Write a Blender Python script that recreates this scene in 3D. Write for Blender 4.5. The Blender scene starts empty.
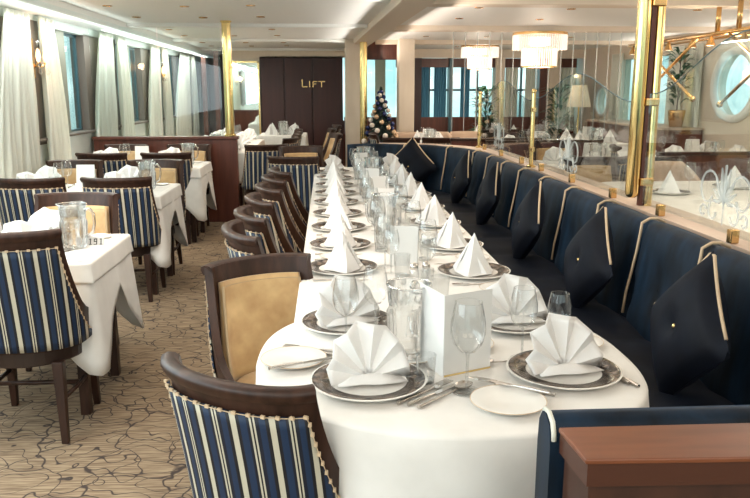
import bpy, math, random
from mathutils import Vector
from mathutils.geometry import tessellate_polygon
R = math.radians
random.seed(4)
SC = bpy.context.scene
COL = SC.collection

# ---------------------------------------------------------------- camera, world, light, exposure
F, HOR, VX, H = 760.0, 90.0, 326.0, 1.5
pitch = math.atan((249 - HOR) / F)
yaw = math.atan((375 - VX) / (F / math.cos(pitch)))
cam = bpy.data.cameras.new('camera')
cam.sensor_width = 36
cam.lens = 36 * F / 750
cam.clip_start = .05
camo = bpy.data.objects.new('camera', cam)
COL.objects.link(camo)
camo.location = (0, 0, H)
camo.rotation_euler = (R(90) - pitch, 0, -yaw)
SC.camera = camo

w = bpy.data.worlds.new('world')
SC.world = w
w.use_nodes = True
nt = w.node_tree
bg = nt.nodes['Background']
tc = nt.nodes.new('ShaderNodeTexCoord')
sp = nt.nodes.new('ShaderNodeSeparateXYZ')
cr = nt.nodes.new('ShaderNodeValToRGB')
mp = nt.nodes.new('ShaderNodeMapRange')
mp.inputs[1].default_value = -.5
mp.inputs[2].default_value = .5
nt.links.new(tc.outputs['Generated'], sp.inputs[0])
nt.links.new(sp.outputs[2], mp.inputs[0])
nt.links.new(mp.outputs[0], cr.inputs[0])
nt.links.new(cr.outputs[0], bg.inputs[0])
e = cr.color_ramp.elements
e[0].color = (.20, .30, .30, 1)
e[1].color = (.80, .95, 1, 1)
e.new(.44).color = (.35, .50, .50, 1)
e.new(.52).color = (.75, .90, .92, 1)
wn = nt.nodes.new('ShaderNodeTexNoise')
wn.inputs['Scale'].default_value = 9
wn.inputs['Detail'].default_value = 5
wm = nt.nodes.new('ShaderNodeMapping')
wm.inputs['Scale'].default_value = (1, 1, 1.6)
wr = nt.nodes.new('ShaderNodeValToRGB')
wr.color_ramp.elements[0].position, wr.color_ramp.elements[1].position = .40, .62
wr.color_ramp.elements[0].color = (.30, .46, .46, 1)
wr.color_ramp.elements[1].color = (1, 1, 1, 1)
wx = nt.nodes.new('ShaderNodeMix')
wx.data_type, wx.blend_type = 'RGBA', 'MULTIPLY'
wx.inputs['Factor'].default_value = .85
nt.links.new(tc.outputs['Generated'], wm.inputs[0])
nt.links.new(wm.outputs[0], wn.inputs['Vector'])
nt.links.new(wn.outputs[0], wr.inputs[0])
nt.links.new(cr.outputs[0], wx.inputs['A'])
nt.links.new(wr.outputs[0], wx.inputs['B'])
nt.links.new(wx.outputs['Result'], bg.inputs[0])
bg.inputs[1].default_value = 1.7

SC.view_settings.view_transform = 'Standard'
SC.view_settings.look = 'None'
SC.view_settings.gamma = 1
SC.view_settings.exposure = 0.58
SC.cycles.transparent_max_bounces = 40
SC.cycles.max_bounces = 7
SC.cycles.diffuse_bounces = 4
SC.cycles.glossy_bounces = 4
SC.cycles.sample_clamp_indirect = 4
SC.cycles.use_denoising = True
SC.cycles.caustics_reflective = False
SC.cycles.caustics_refractive = False


def area(name, loc, rot, sx, sy, power, color):
    l = bpy.data.lights.new(name, 'AREA')
    l.shape = 'RECTANGLE'
    l.size, l.size_y, l.energy, l.color = sx, sy, power, color
    o = bpy.data.objects.new(name, l)
    o.location, o.rotation_euler = loc, rot
    COL.objects.link(o)
    return o


WARM = (1, .82, .63)
SOFT = (1, .87, .74)
COOL = (.82, .95, 1)
# daylight coming in through the windows behind and beside the camera on the window side
area('daylight', (-2.55, 1.5, 1.55), (0, R(-90), 0), 1.0, 6.0, 60, COOL)
# added fill lamps just under the ceiling, without any fitting
for (x, y, p, c) in ((-1.3, -.6, 26, SOFT), (1.0, -1.0, 30, SOFT), (-1.4, 3.0, 15, SOFT), (.3, 3.6, 6, SOFT), (2.8, 3.2, 16, SOFT)):
    area('added_fill_light', (x, y, 2.17), (0, 0, 0), 1.6, 1.6, p, c)
# added strip lamps, no real fittings, brightening the ceiling and the window curtains
area('added_wash_light', (-2.28, 7.5, 2.0), (0, R(180 - 50), 0), .10, 13, 16, (.9, 1, .95))
area('added_wash_light', (4.9, 6.5, 2.05), (0, R(105), 0), .08, 12, 18, (1, .88, .76))
area('added_wash_light', (-2.43, 8.5, 2.155), (0, R(-12), 0), .08, 14, 78, (.93, 1, .95))
area('added_wash_light', (.50, 5.5, 2.08), (0, R(98), R(2)), .08, 14, 20, (1, .95, .88))
area('added_wash_light', (1.13, 5.5, 2.08), (0, R(-98), R(2)), .08, 14, 26, (1, .86, .74))


# ---------------------------------------------------------------- materials
def mat(name, col, rough=.5, metal=0, **kw):
    m = bpy.data.materials.new(name)
    m.use_nodes = True
    b = m.node_tree.nodes['Principled BSDF']
    b.inputs['Base Color'].default_value = (*col, 1)
    b.inputs['Roughness'].default_value = rough
    b.inputs['Metallic'].default_value = metal
    for k, v in kw.items():
        b.inputs[k.replace('_', ' ')].default_value = v
    return m


def N(m, t, **kw):
    n = m.node_tree.nodes.new(t)
    for k, v in kw.items():
        setattr(n, k, v)
    return n


def L(m, a, b):
    m.node_tree.links.new(a, b)


def bsdf(m):
    return m.node_tree.nodes['Principled BSDF']


def noise_mix(m, c1, c2, scale=(1, 1, 1), nscale=8, lo=.35, hi=.65, detail=4, bump=0, dist=.002):
    t = N(m, 'ShaderNodeTexCoord')
    mp = N(m, 'ShaderNodeMapping')
    mp.inputs['Scale'].default_value = scale
    n = N(m, 'ShaderNodeTexNoise')
    n.inputs['Scale'].default_value = nscale
    n.inputs['Detail'].default_value = detail
    r = N(m, 'ShaderNodeValToRGB')
    r.color_ramp.elements[0].position = lo
    r.color_ramp.elements[1].position = hi
    r.color_ramp.elements[0].color = (*c1, 1)
    r.color_ramp.elements[1].color = (*c2, 1)
    L(m, t.outputs['Object'], mp.inputs[0])
    L(m, mp.outputs[0], n.inputs['Vector'])
    L(m, n.outputs[0], r.inputs[0])
    L(m, r.outputs[0], bsdf(m).inputs['Base Color'])
    if bump:
        b = N(m, 'ShaderNodeBump')
        b.inputs['Strength'].default_value = bump
        b.inputs['Distance'].default_value = dist
        L(m, n.outputs[0], b.inputs['Height'])
        L(m, b.outputs[0], bsdf(m).inputs['Normal'])
    return m


M = {}
M['wood'] = noise_mix(mat('dark_chair_wood', (.05, .03, .02), .40, Specular_IOR_Level=.35), (.024, .010, .006), (.050, .021, .013), (1, 1, .15), 30)
M['mahogany'] = noise_mix(mat('mahogany', (.1, .03, .02), .35), (.085, .022, .012), (.13, .036, .02), (1, 1, .08), 22)
M['darkwall'] = noise_mix(mat('dark_wall_wood', (.05, .02, .015), .4), (.034, .010, .010), (.05, .015, .013), (1, 1, .06), 12)
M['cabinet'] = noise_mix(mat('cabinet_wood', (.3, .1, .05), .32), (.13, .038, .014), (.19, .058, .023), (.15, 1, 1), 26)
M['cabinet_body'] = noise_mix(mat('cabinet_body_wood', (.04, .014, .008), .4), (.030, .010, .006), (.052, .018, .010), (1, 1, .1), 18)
M['cabinet_edge'] = mat('cabinet_edge', (.06, .018, .009), .35)
M['cloth'] = noise_mix(mat('white_linen', (.8, .79, .77), .8), (.80, .78, .75), (.86, .84, .81), (1, 1, 1), 9, bump=.15, dist=.004)
M['napkin'] = mat('napkin_linen', (.88, .87, .86), .75)
M['china'] = mat('white_china', (.86, .84, .80), .15)
M['card'] = mat('white_card', (.80, .79, .77), .5)
M['brass'] = mat('polished_brass', (.83, .62, .27), .16, 1)
M['gold'] = mat('gold_metal', (.75, .47, .20), .25, 1)
M['steel'] = mat('cutlery_steel', (.62, .58, .54), .16, 1)
M['ceiling'] = mat('ceiling_paint', (.90, .90, .87), .55)
M['beam'] = mat('beam_paint', (.78, .67, .55), .5)
M['cream'] = noise_mix(mat('cream_wall', (.6, .5, .4), .5), (.68, .57, .45), (.76, .66, .54), (1, 1, .3), 5)
M['wallpaint'] = mat('wall_paint', (.80, .86, .84), .6)
M['pier'] = mat('window_pier', (.17, .14, .12), .5)
M['framegreen'] = mat('window_mullion', (.27, .27, .22), .5)
M['bluewin'] = mat('window_frame_paint', (.05, .12, .15), .4)
M['black'] = mat('black_print', (.02, .02, .02), .5)
M['wax'] = mat('amber_lacquer', (.6, .25, .08), .3)
M['leather'] = mat('tan_leather', (.55, .30, .15), .45)
M['beigeleather'] = mat('beige_leather', (.55, .40, .29), .5)
M['piping'] = mat('cream_piping', (.62, .46, .30), .6)
M['seatwood'] = mat('seat_frame_wood', (.03, .016, .012), .35)
M['green'] = noise_mix(mat('fir_needles', (.02, .05, .03), .8), (.008, .02, .018), (.03, .06, .045), (1, 1, 1), 40)
M['bauble_blue'] = mat('blue_bauble', (.03, .04, .13), .2, .5)
M['bauble_gold'] = mat('gold_bauble', (.8, .55, .35), .2, .6)
M['bauble_white'] = mat('pearl_bauble', (.85, .75, .68), .3)
M['ledge'] = noise_mix(mat('ledge_laminate', (.55, .42, .33), .5), (.50, .37, .29), (.62, .48, .38), (1, .2, 1), 14)

# navy velvet; the streaky noise paints blue sheen highlights into its colour
v = mat('navy_velvet', (.01, .02, .05), .55)
noise_mix(v, (.002, .005, .010), (.010, .029, .060), (1.6, 1.6, .5), 7, .35, .72, 8)
bsdf(v).inputs['Sheen Weight'].default_value = .10
bsdf(v).inputs['Specular IOR Level'].default_value = .2
bsdf(v).inputs['Sheen Roughness'].default_value = .35
bsdf(v).inputs['Sheen Tint'].default_value = (.1, .25, .5, 1)
M['velvet'] = v
v = mat('dark_velvet', (.01, .012, .02), .6)
noise_mix(v, (.003, .004, .008), (.007, .011, .022), (1, 1, 1), 7, .3, .75, 6)
bsdf(v).inputs['Sheen Weight'].default_value = .04
bsdf(v).inputs['Specular IOR Level'].default_value = .15
bsdf(v).inputs['Sheen Tint'].default_value = (.2, .3, .5, 1)
M['darkvelvet'] = v
# gold velvet of the chair insides
g = mat('gold_velvet', (.5, .3, .12), .6)
noise_mix(g, (.36, .20, .075), (.62, .42, .20), (1, 1, 1), 7, .3, .7, 8)
bsdf(g).inputs['Sheen Weight'].default_value = .3
M['goldvelvet'] = g
M['goldpiping'] = mat('gold_piping', (.42, .30, .17), .6)
# curtain
c = mat('curtain_cloth', (.90, .90, .83), .85)
bsdf(c).inputs['Transmission Weight'].default_value = 0
tr = N(c, 'ShaderNodeBsdfTranslucent')
tr.inputs[0].default_value = (.8, .8, .7, 1)
mx = N(c, 'ShaderNodeMixShader')
mx.inputs[0].default_value = .35
L(c, bsdf(c).outputs[0], mx.inputs[1])
L(c, tr.outputs[0], mx.inputs[2])
L(c, mx.outputs[0], c.node_tree.nodes['Material Output'].inputs[0])
M['curtain'] = c
# stripes on chair backs: across the u coordinate of the panel
s = mat('striped_velvet', (.1, .1, .2), .6)
uv = N(s, 'ShaderNodeUVMap', uv_map='uv')
sx_ = N(s, 'ShaderNodeSeparateXYZ')
ml = N(s, 'ShaderNodeMath', operation='MULTIPLY')
ml.inputs[1].default_value = 9.2
fr = N(s, 'ShaderNodeMath', operation='FRACT')
rp = N(s, 'ShaderNodeValToRGB')
rp.color_ramp.interpolation = 'CONSTANT'
CRM, NAV, BLU, BLK = (.56, .52, .41, 1), (.005, .008, .020, 1), (.007, .026, .072, 1), (.006, .006, .010, 1)
st = [(0, CRM), (.15, BLK), (.24, BLU), (.42, NAV), (.50, CRM), (.55, BLK), (.59, CRM), (.64, NAV), (.74, BLU), (.90, BLK)]
els = rp.color_ramp.elements
els[0].color = st[0][1]
els[1].position, els[1].color = st[1]
for p_, c_ in st[2:]:
    els.new(p_).color = c_
L(s, uv.outputs[0], sx_.inputs[0])
L(s, sx_.outputs[0], ml.inputs[0])
L(s, ml.outputs[0], fr.inputs[0])
L(s, fr.outputs[0], rp.inputs[0])
L(s, rp.outputs[0], bsdf(s).inputs['Base Color'])
M['stripes'] = s
# charger rim: dark marbled band
r_ = mat('charger_rim', (.1, .08, .07), .22, .35)
noise_mix(r_, (.045, .035, .03), (.26, .20, .16), (1, 1, 1), 42, .42, .62, 5)
M['rim'] = r_


# carpet: ribbed beige with looping dark outlines
c = mat('carpet', (.4, .33, .25), .95)
t = N(c, 'ShaderNodeTexCoord')
nz = N(c, 'ShaderNodeTexNoise')
nz.inputs['Scale'].default_value = 2.6
nz.inputs['Detail'].default_value = 2.2
nz.inputs['Roughness'].default_value = .62
k1 = N(c, 'ShaderNodeMath', operation='MULTIPLY')
k1.inputs[1].default_value = 11
f1 = N(c, 'ShaderNodeMath', operation='FRACT')
a1 = N(c, 'ShaderNodeMath', operation='SUBTRACT')
a1.inputs[1].default_value = .5
b1 = N(c, 'ShaderNodeMath', operation='ABSOLUTE')
line = N(c, 'ShaderNodeMapRange')
line.inputs[1].default_value, line.inputs[2].default_value = .02, .055
L(c, t.outputs['Object'], nz.inputs['Vector'])
L(c, nz.outputs[0], k1.inputs[0])
L(c, k1.outputs[0], f1.inputs[0])
L(c, f1.outputs[0], a1.inputs[0])
L(c, a1.outputs[0], b1.inputs[0])
L(c, b1.outputs[0], line.inputs[0])
# petals: warped voronoi edges
nw = N(c, 'ShaderNodeTexNoise')
nw.inputs['Scale'].default_value = 5
vm = N(c, 'ShaderNodeVectorMath', operation='SCALE')
vm.inputs['Scale'].default_value = .22
va = N(c, 'ShaderNodeVectorMath', operation='ADD')
L(c, t.outputs['Object'], nw.inputs['Vector'])
L(c, nw.outputs['Color'], vm.inputs[0])
L(c, t.outputs['Object'], va.inputs[0])
L(c, vm.outputs[0], va.inputs[1])
vo = N(c, 'ShaderNodeTexVoronoi', feature='DISTANCE_TO_EDGE')
vo.inputs['Scale'].default_value = 4.2
L(c, va.outputs[0], vo.inputs['Vector'])
l2 = N(c, 'ShaderNodeMapRange')
l2.inputs[1].default_value, l2.inputs[2].default_value = .007, .02
L(c, vo.outputs[0], l2.inputs[0])
mn = N(c, 'ShaderNodeMath', operation='MINIMUM')
L(c, line.outputs[0], mn.inputs[0])
L(c, l2.outputs[0], mn.inputs[1])
rib = N(c, 'ShaderNodeTexNoise')
rib.inputs['Scale'].default_value = 20
rib.inputs['Detail'].default_value = 3
mpp = N(c, 'ShaderNodeMapping')
mpp.inputs['Scale'].default_value = (.35, 5.5, 1)
L(c, t.outputs['Object'], mpp.inputs[0])
L(c, mpp.outputs[0], rib.inputs['Vector'])
rr = N(c, 'ShaderNodeValToRGB')
rr.color_ramp.elements[0].position, rr.color_ramp.elements[1].position = .38, .62
rr.color_ramp.elements[0].color = (.17, .112, .07, 1)
rr.color_ramp.elements[1].color = (.36, .27, .175, 1)
L(c, rib.outputs[0], rr.inputs[0])
mc = N(c, 'ShaderNodeMix', data_type='RGBA')
mc.inputs['A'].default_value = (.05, .035, .03, 1)
L(c, mn.outputs[0], mc.inputs['Factor'])
L(c, rr.outputs[0], mc.inputs['B'])
L(c, mc.outputs['Result'], bsdf(c).inputs['Base Color'])
M['carpet'] = c


def thin_glass(name, tint=(1, 1, 1), refl=1.0, rough=.02, ior=1.5, base=0.0):
    m = bpy.data.materials.new(name)
    m.use_nodes = True
    nd = m.node_tree.nodes
    nd.remove(nd['Principled BSDF'])
    tr = N(m, 'ShaderNodeBsdfTransparent')
    tr.inputs[0].default_value = (*tint, 1)
    gl = N(m, 'ShaderNodeBsdfGlossy')
    gl.inputs['Roughness'].default_value = rough
    lw = N(m, 'ShaderNodeLayerWeight')
    lw.inputs[0].default_value = .5
    fz = N(m, 'ShaderNodeMath', operation='POWER')
    fz.inputs[1].default_value = 2.6
    L(m, lw.outputs['Facing'], fz.inputs[0])
    mu = N(m, 'ShaderNodeMath', operation='MULTIPLY_ADD')
    mu.use_clamp = True
    mu.inputs[1].default_value = refl
    mu.inputs[2].default_value = base
    mx = N(m, 'ShaderNodeMixShader')
    L(m, fz.outputs[0], mu.inputs[0])
    L(m, mu.outputs[0], mx.inputs[0])
    L(m, tr.outputs[0], mx.inputs[1])
    L(m, gl.outputs[0], mx.inputs[2])
    L(m, mx.outputs[0], nd['Material Output'].inputs[0])
    return m


M['glass'] = thin_glass('drinking_glass', (.955, .965, .965), 1.0, .05, 1.5, .07)
M['jugglass'] = thin_glass('jug_glass', (.90, .91, .91), 1.1, .09, 1.5, .15)
M['pane'] = thin_glass('window_pane', (.84, .93, .92), .6, .02, 1.5, .04)
M['screen'] = thin_glass('screen_glass', (.95, .985, .975), .5, .01, 1.5, .03)
m = bpy.data.materials.new('thick_cut_glass')
m.use_nodes = True
m.node_tree.nodes.remove(m.node_tree.nodes['Principled BSDF'])
gb = N(m, 'ShaderNodeBsdfGlass')
gb.inputs['IOR'].default_value = 1.45
gb.inputs['Roughness'].default_value = .0
tb = N(m, 'ShaderNodeBsdfTransparent')
mb = N(m, 'ShaderNodeMixShader')
mb.inputs[0].default_value = .3
L(m, gb.outputs[0], mb.inputs[1])
L(m, tb.outputs[0], mb.inputs[2])
L(m, mb.outputs[0], m.node_tree.nodes['Material Output'].inputs[0])
M['cutglass'] = m
M['etch'] = mat('etched_frost', (.75, .80, .80), .7, Alpha=.32)
M['mirror'] = mat('mirror_silver', (.82, .92, .90), .03, 1)


def emis(name, col, st):
    m = bpy.data.materials.new(name)
    m.use_nodes = True
    b = m.node_tree.nodes['Principled BSDF']
    b.inputs['Base Color'].default_value = (*col, 1)
    b.inputs['Emission Color'].default_value = (*col, 1)
    b.inputs['Emission Strength'].default_value = st
    return m


M['lamp'] = emis('lamp_glow', (1, .85, .65), 4)
M['spotlamp'] = emis('downlight_glow', (1, .75, .5), 1.2)
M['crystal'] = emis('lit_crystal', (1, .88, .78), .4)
M['candle'] = emis('sconce_bulb', (1, .55, .28), 2.2)


# ---------------------------------------------------------------- geometry helpers
class G:
    def __init__(s):
        s.v, s.f = [], []

    def add(s, vs, fs):
        o = len(s.v)
        s.v += [tuple(p) for p in vs]
        s.f += [tuple(i + o for i in q) for q in fs]
        return s

    def box(s, x0, x1, y0, y1, z0, z1):
        return s.add([(x0, y0, z0), (x1, y0, z0), (x1, y1, z0), (x0, y1, z0), (x0, y0, z1), (x1, y0, z1), (x1, y1, z1), (x0, y1, z1)],
                     [(3, 2, 1, 0), (4, 5, 6, 7), (0, 1, 5, 4), (1, 2, 6, 5), (2, 3, 7, 6), (3, 0, 4, 7)])

    def grid(s, rows, close=False):
        n = len(rows[0])
        o = len(s.v)
        for r in rows:
            s.v += [tuple(p) for p in r]
        for i in range(len(rows) - 1):
            for j in range(n if close else n - 1):
                k = (j + 1) % n
                s.f.append((o + i * n + j, o + i * n + k, o + (i + 1) * n + k, o + (i + 1) * n + j))
        return s

    def lathe(s, prof, n=20, c=(0, 0, 0), mod=None):
        rows = []
        for (r, z) in prof:
            rows.append([(c[0] + r * (mod(a, z) if mod else 1) * math.cos(a), c[1] + r * (mod(a, z) if mod else 1) * math.sin(a), c[2] + z)
                         for a in [2 * math.pi * j / n for j in range(n)]])
        return s.grid(rows, True)

    def cyl(s, p, q, r0, r1=None, n=12):
        return s.tube([p, q], [r0, r0 if r1 is None else r1], n)

    def tube(s, pts, r, n=8, cap=True, closed=False):
        pts = [Vector(p) for p in pts]
        m = len(pts)
        rs = r if isinstance(r, (list, tuple)) else [r] * m
        rows = []
        up = None
        for i, p in enumerate(pts):
            if closed:
                t = pts[(i + 1) % m] - pts[i - 1]
            else:
                t = pts[min(i + 1, m - 1)] - pts[max(i - 1, 0)]
            t.normalize()
            if up is None:
                up = Vector((0, 0, 1)) if abs(t.z) < .9 else Vector((1, 0, 0))
            a = t.cross(up).normalized()
            b = a.cross(t).normalized()
            up = b
            rows.append([p + (a * math.cos(x) + b * math.sin(x)) * rs[i] for x in [2 * math.pi * j / n for j in range(n)]])
        if closed:
            rows.append(rows[0])
        o = len(s.v)
        s.grid(rows, True)
        if cap and not closed:
            s.f.append(tuple(o + j for j in range(n))[::-1])
            s.f.append(tuple(o + (m - 1) * n + j for j in range(n)))
        return s

    def ball(s, c, r, n=10, m=7, sc=(1, 1, 1)):
        rows = []
        for i in range(m + 1):
            ph = math.pi * i / m
            rr = max(math.sin(ph), 1e-3)
            rows.append([(c[0] + sc[0] * r * rr * math.cos(a), c[1] + sc[1] * r * rr * math.sin(a), c[2] - sc[2] * r * math.cos(ph))
                         for a in [2 * math.pi * j / n for j in range(n)]])
        return s.grid(rows, True)

    def prism(s, poly, z0, z1):
        n = len(poly)
        vs = [(x, y, z0) for x, y in poly] + [(x, y, z1) for x, y in poly]
        fs = [tuple(range(n))[::-1], tuple(range(n, 2 * n))] + [(i, (i + 1) % n, n + (i + 1) % n, n + i) for i in range(n)]
        return s.add(vs, fs)


def mesh(name, g, m, parent=None, smooth=False, bevel=0, solid=0, sub=0, uvs=None, merge=False, angle=None):
    me = bpy.data.meshes.new(name)
    me.from_pydata(g.v, [], g.f)
    me.update()
    if uvs:
        lay = me.uv_layers.new(name='uv')
        for lp in me.loops:
            lay.data[lp.index].uv = uvs[lp.vertex_index]
    if smooth:
        me.polygons.foreach_set('use_smooth', [True] * len(me.polygons))
        if angle:
            me.set_sharp_from_angle(angle=R(angle))
    me.materials.append(M[m])
    o = bpy.data.objects.new(name, me)
    COL.objects.link(o)
    if parent:
        o.parent = parent
    if solid:
        k = o.modifiers.new('s', 'SOLIDIFY')
        k.thickness = solid
        k.offset = 0
    if bevel:
        k = o.modifiers.new('b', 'BEVEL')
        k.width = bevel
        k.segments = 2
        k.limit_method = 'ANGLE'
    if sub:
        k = o.modifiers.new('u', 'SUBSURF')
        k.levels = k.render_levels = sub
    return o


def tag(o, label=None, cat=None, group=None, kind=None):
    if label:
        o['label'] = label
    if cat:
        o['category'] = cat
    if group:
        o['group'] = group
    if kind:
        o['kind'] = kind
    return o


def empty(name):
    o = bpy.data.objects.new(name, None)
    o.empty_display_size = .05
    COL.objects.link(o)
    return o


def struct(name, g, m, **kw):
    return tag(mesh(name, g, m, **kw), kind='structure')


def copytree(o, parent=None):
    c = o.copy()
    COL.objects.link(c)
    c.parent = parent
    for ch in list(o.children):
        copytree(ch, c)
    return c


class Kind:
    """builds a thing once; every later placing copies it with its parts"""

    def __init__(s, build, cat):
        s.build, s.cat, s.root = build, cat, None
        s.used = False

    def put(s, loc, rz, label, group=None, sc=1, rx=0, ry=0):
        if s.root is None:
            s.root = s.build()
            o = s.root
        else:
            o = copytree(s.root)
        o.location = loc
        o.rotation_euler = (rx, ry, rz)
        o.scale = (sc, sc, sc)
        tag(o, label, s.cat, group)
        return o


ORD = ['first', 'second', 'third', 'fourth', 'fifth', 'sixth', 'seventh', 'eighth', 'ninth', 'tenth', 'eleventh', 'twelfth']

# ---------------------------------------------------------------- structure
CZ = 2.2
struct('floor', G().box(-3.2, 5.6, -3, 18, -.1, 0), 'carpet')
# ceiling trays between beams
struct('ceiling', G().box(-3.2, 5.6, -3, 18, CZ + .06, CZ + .2), 'ceiling')
n = 0


def beam(x0, x1, y0, y1, z0=CZ, m='beam'):
    global n
    n += 1
    return struct('trim_%d' % n, G().box(x0, x1, y0, y1, z0, CZ + .075), m, bevel=.008)


for y in (-.2, 3.1, 6.45, 9.3, 12.0, 14.75):
    beam(-2.3, .50, y, y + .16, CZ + .02, 'ceiling')
    beam(.78, 5.1, y + .12, y + .34, CZ + .0)
# long beam running down the room, slightly skewed
struct('trim_60', G().prism([(.86, -3), (1.16, -3), (.60, 14.9), (.34, 14.9)], CZ - .02, CZ + .07), 'beam', bevel=.008)
# pelmet over the windows
struct('trim_61', G().box(-2.66, -2.3, -3, 17, CZ - .03, CZ + .07), 'ceiling', bevel=.01)
struct('trim_62', G().box(-2.33, -2.27, -3, 17, CZ - .055, CZ + .0), 'wallpaint', bevel=.01)
# window wall
WX = -2.66
struct('wall_left', G().box(WX - .2, WX, -3, 17, 0, 1.04), 'wallpaint')
struct('wall_left.001', G().box(WX - .2, WX, -3, 17, 2.09, CZ + .1), 'wallpaint')
struct('trim_63', G().box(WX - .2, WX + .05, -3, 17, 1.035, 1.06), 'pier', bevel=.006)
struct('baseboard_left', G().box(WX, WX + .02, -3, 17, 0, .12), 'mahogany')
PER = 2.64
piers = [7.2 + PER * k for k in range(-4, 4)]
for i, y in enumerate(piers):
    struct('wall_left.%03d' % (i + 2), G().box(WX - .2, WX + .01, y - .27, y + .27, 1.0, 2.12), 'pier')
    struct('window_%d' % (i + 1), G().box(WX - .10, WX - .09, y + .27, y + PER - .27, 1.05, 2.1), 'pane')
    fr_ = struct('trim_%d' % (70 + i), G().box(WX - .14, WX - .03, y + .86, y + 1.10, 1.05, 2.1), 'framegreen')
    g = G()
    for yy in (y + .29, y + .82, y + 1.11, y + 1.60):
        g.box(WX - .11, WX - .08, yy, yy + .04, 1.05, 2.1)
    g.box(WX - .11, WX - .08, y + .27, y + PER - .27, 1.05, 1.08).box(WX - .11, WX - .08, y + .27, y + PER - .27, 2.06, 2.1)
    struct('trim_%d' % (80 + i), g, 'bluewin')
    struct('trim_%d' % (90 + i), G().box(WX - .15, WX - .0, y + 1.65, y + PER - .25, 1.05, 2.1), 'pier')


def curtain(y0, y1, label, inner):
    """pleated curtain; the edge away from the pier is drawn in at the top"""
    rows = []
    nz_, ny = 14, 60
    for i in range(nz_ + 1):
        t = i / nz_
        z = 2.15 - t * 1.7
        k = .55 + .45 * math.sin(t * math.pi * .55)
        row = []
        for j in range(ny + 1):
            s_ = j / ny
            a, b = (y0, y0 + (y1 - y0) * k) if inner == 0 else (y1 - (y1 - y0) * k, y1)
            y = a + (b - a) * s_
            amp = .018 + .018 * t
            row.append((WX + .075 + amp * math.sin(s_ * 2 * math.pi * 7 + .6 * math.sin(5 * t)) + .01 * math.sin(s_ * 30 + t * 3), y, z))
        rows.append(row)
    o = mesh('curtain', G().grid(rows), 'curtain', smooth=True, solid=.004)
    tag(o, label, 'curtain', 'cream curtains along the window wall')
    return o


sconces = []


def make_sconce():
    r = empty('wall_sconce')
    mesh('back_plate', G().box(0, .015, -.05, .05, -.13, .13), 'gold', r, bevel=.004)
    for s_ in (-1, 1):
        a = mesh('arm', G().tube([(.01, .02 * s_, -.04), (.05, .05 * s_, -.06), (.08, .065 * s_, -.03)], .006, 6), 'gold', r, smooth=True)
        mesh('bulb', G().lathe([(.001, -.03), (.012, -.02), (.016, .01), (.01, .045), (.001, .06)], 10, (.08, .065 * s_, .0)), 'candle', a, smooth=True)
        mesh('crystal_drop', G().lathe([(.001, -.05), (.018, -.02), (.001, .01)], 6, (.09, .065 * s_, -.07)), 'glass', a)
    mesh('crystal_panel', G().box(.055, .065, -.022, .022, -.10, .11), 'glass', r, bevel=.003)
    l = bpy.data.lights.new('sconce_glow', 'POINT')
    l.energy, l.color, l.shadow_soft_size = 2.5, (1, .6, .33), .04
    lo = bpy.data.objects.new('sconce_glow', l)
    lo.location = (.16, 0, .02)
    lo.parent = r
    COL.objects.link(lo)
    return r


SCON = Kind(make_sconce, 'wall lamp')
for i, (y, nm) in enumerate(((7.2, 'beside the big near window'), (12.48, 'farther down the window wall'))):
    SCON.put((WX + .01, y, 1.78), 0, 'brass crystal wall sconce with glowing bulbs on the dark pier ' + nm, 'crystal wall sconces', 1.35)
for i, y in enumerate(piers):
    if y < 6.5 or y > 16:
        continue
    k = ORD[int(round((y - 7.2) / PER))]
    curtain(y - (1.05 if y < 14 else 1.7), y - .12, 'cream pleated curtain on the camera side of the %s dark window pier' % k, 1)
    curtain(y + .12, y + .72, 'cream pleated curtain on the far side of the %s dark window pier' % k, 0)

# far end of the room
BY = 14.8
struct('wall_back', G().box(-2.66, -1.9, 17, 17.1, 0, CZ + .1), 'darkwall')
struct('wall_back.001', G().box(-1.86, -1.78, BY, 17, 0, CZ + .1), 'darkwall')
struct('wall_back.002', G().box(-1.78, -1.24, BY + .02, BY + .1, 0, CZ + .1), 'beam')
for i, x in enumerate((-2.42, -2.15, -1.95)):
    struct('trim_%d' % (30 + i), G().box(x, x + .09, 15.4 - i * .2, 15.5 - i * .2, 0, CZ + .1), 'mahogany')
mr = mesh('wall_mirror', G().box(-1.75, -1.28, BY - .01, BY, .2, 2.0), 'mirror')
tag(mr, 'tall wall mirror beside the dark lift doors reflecting the curtains', 'mirror')
mf = G().box(-1.78, -1.75, BY - .03, BY + .01, .17, 2.03).box(-1.28, -1.25, BY - .03, BY + .01, .17, 2.03).box(-1.78, -1.25, BY - .03, BY + .01, 2.0, 2.03)
mesh('mirror_frame', mf, 'brass', mr)
# lift: dark wood
g = G().box(-1.24, .32, BY, BY + .1, 0, 2.12)
struct('wall_back.003', g, 'darkwall')
for i, (x0, x1) in enumerate(((-1.22, -.80), (-.77, -.27), (-.24, .28))):
    struct('door_%d' % (i + 1), G().box(x0, x1, BY - .035, BY + .01, .02, 2.08), 'darkwall', bevel=.008)
struct('wall_back.004', G().box(-1.9, 5.0, BY + .0, BY + .12, 2.1, CZ + .1), 'beam')
# LIFT lettering built from strokes
LZ, LH = 1.55, .15
sg = empty('lift_sign')
tag(sg, 'gold LIFT lettering fixed on the dark wood wall', 'sign')


def stroke(g, x0, x1, z0, z1, t=.022):
    g.box(x0, x1, BY - .055, BY - .037, z0, z1)


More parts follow.
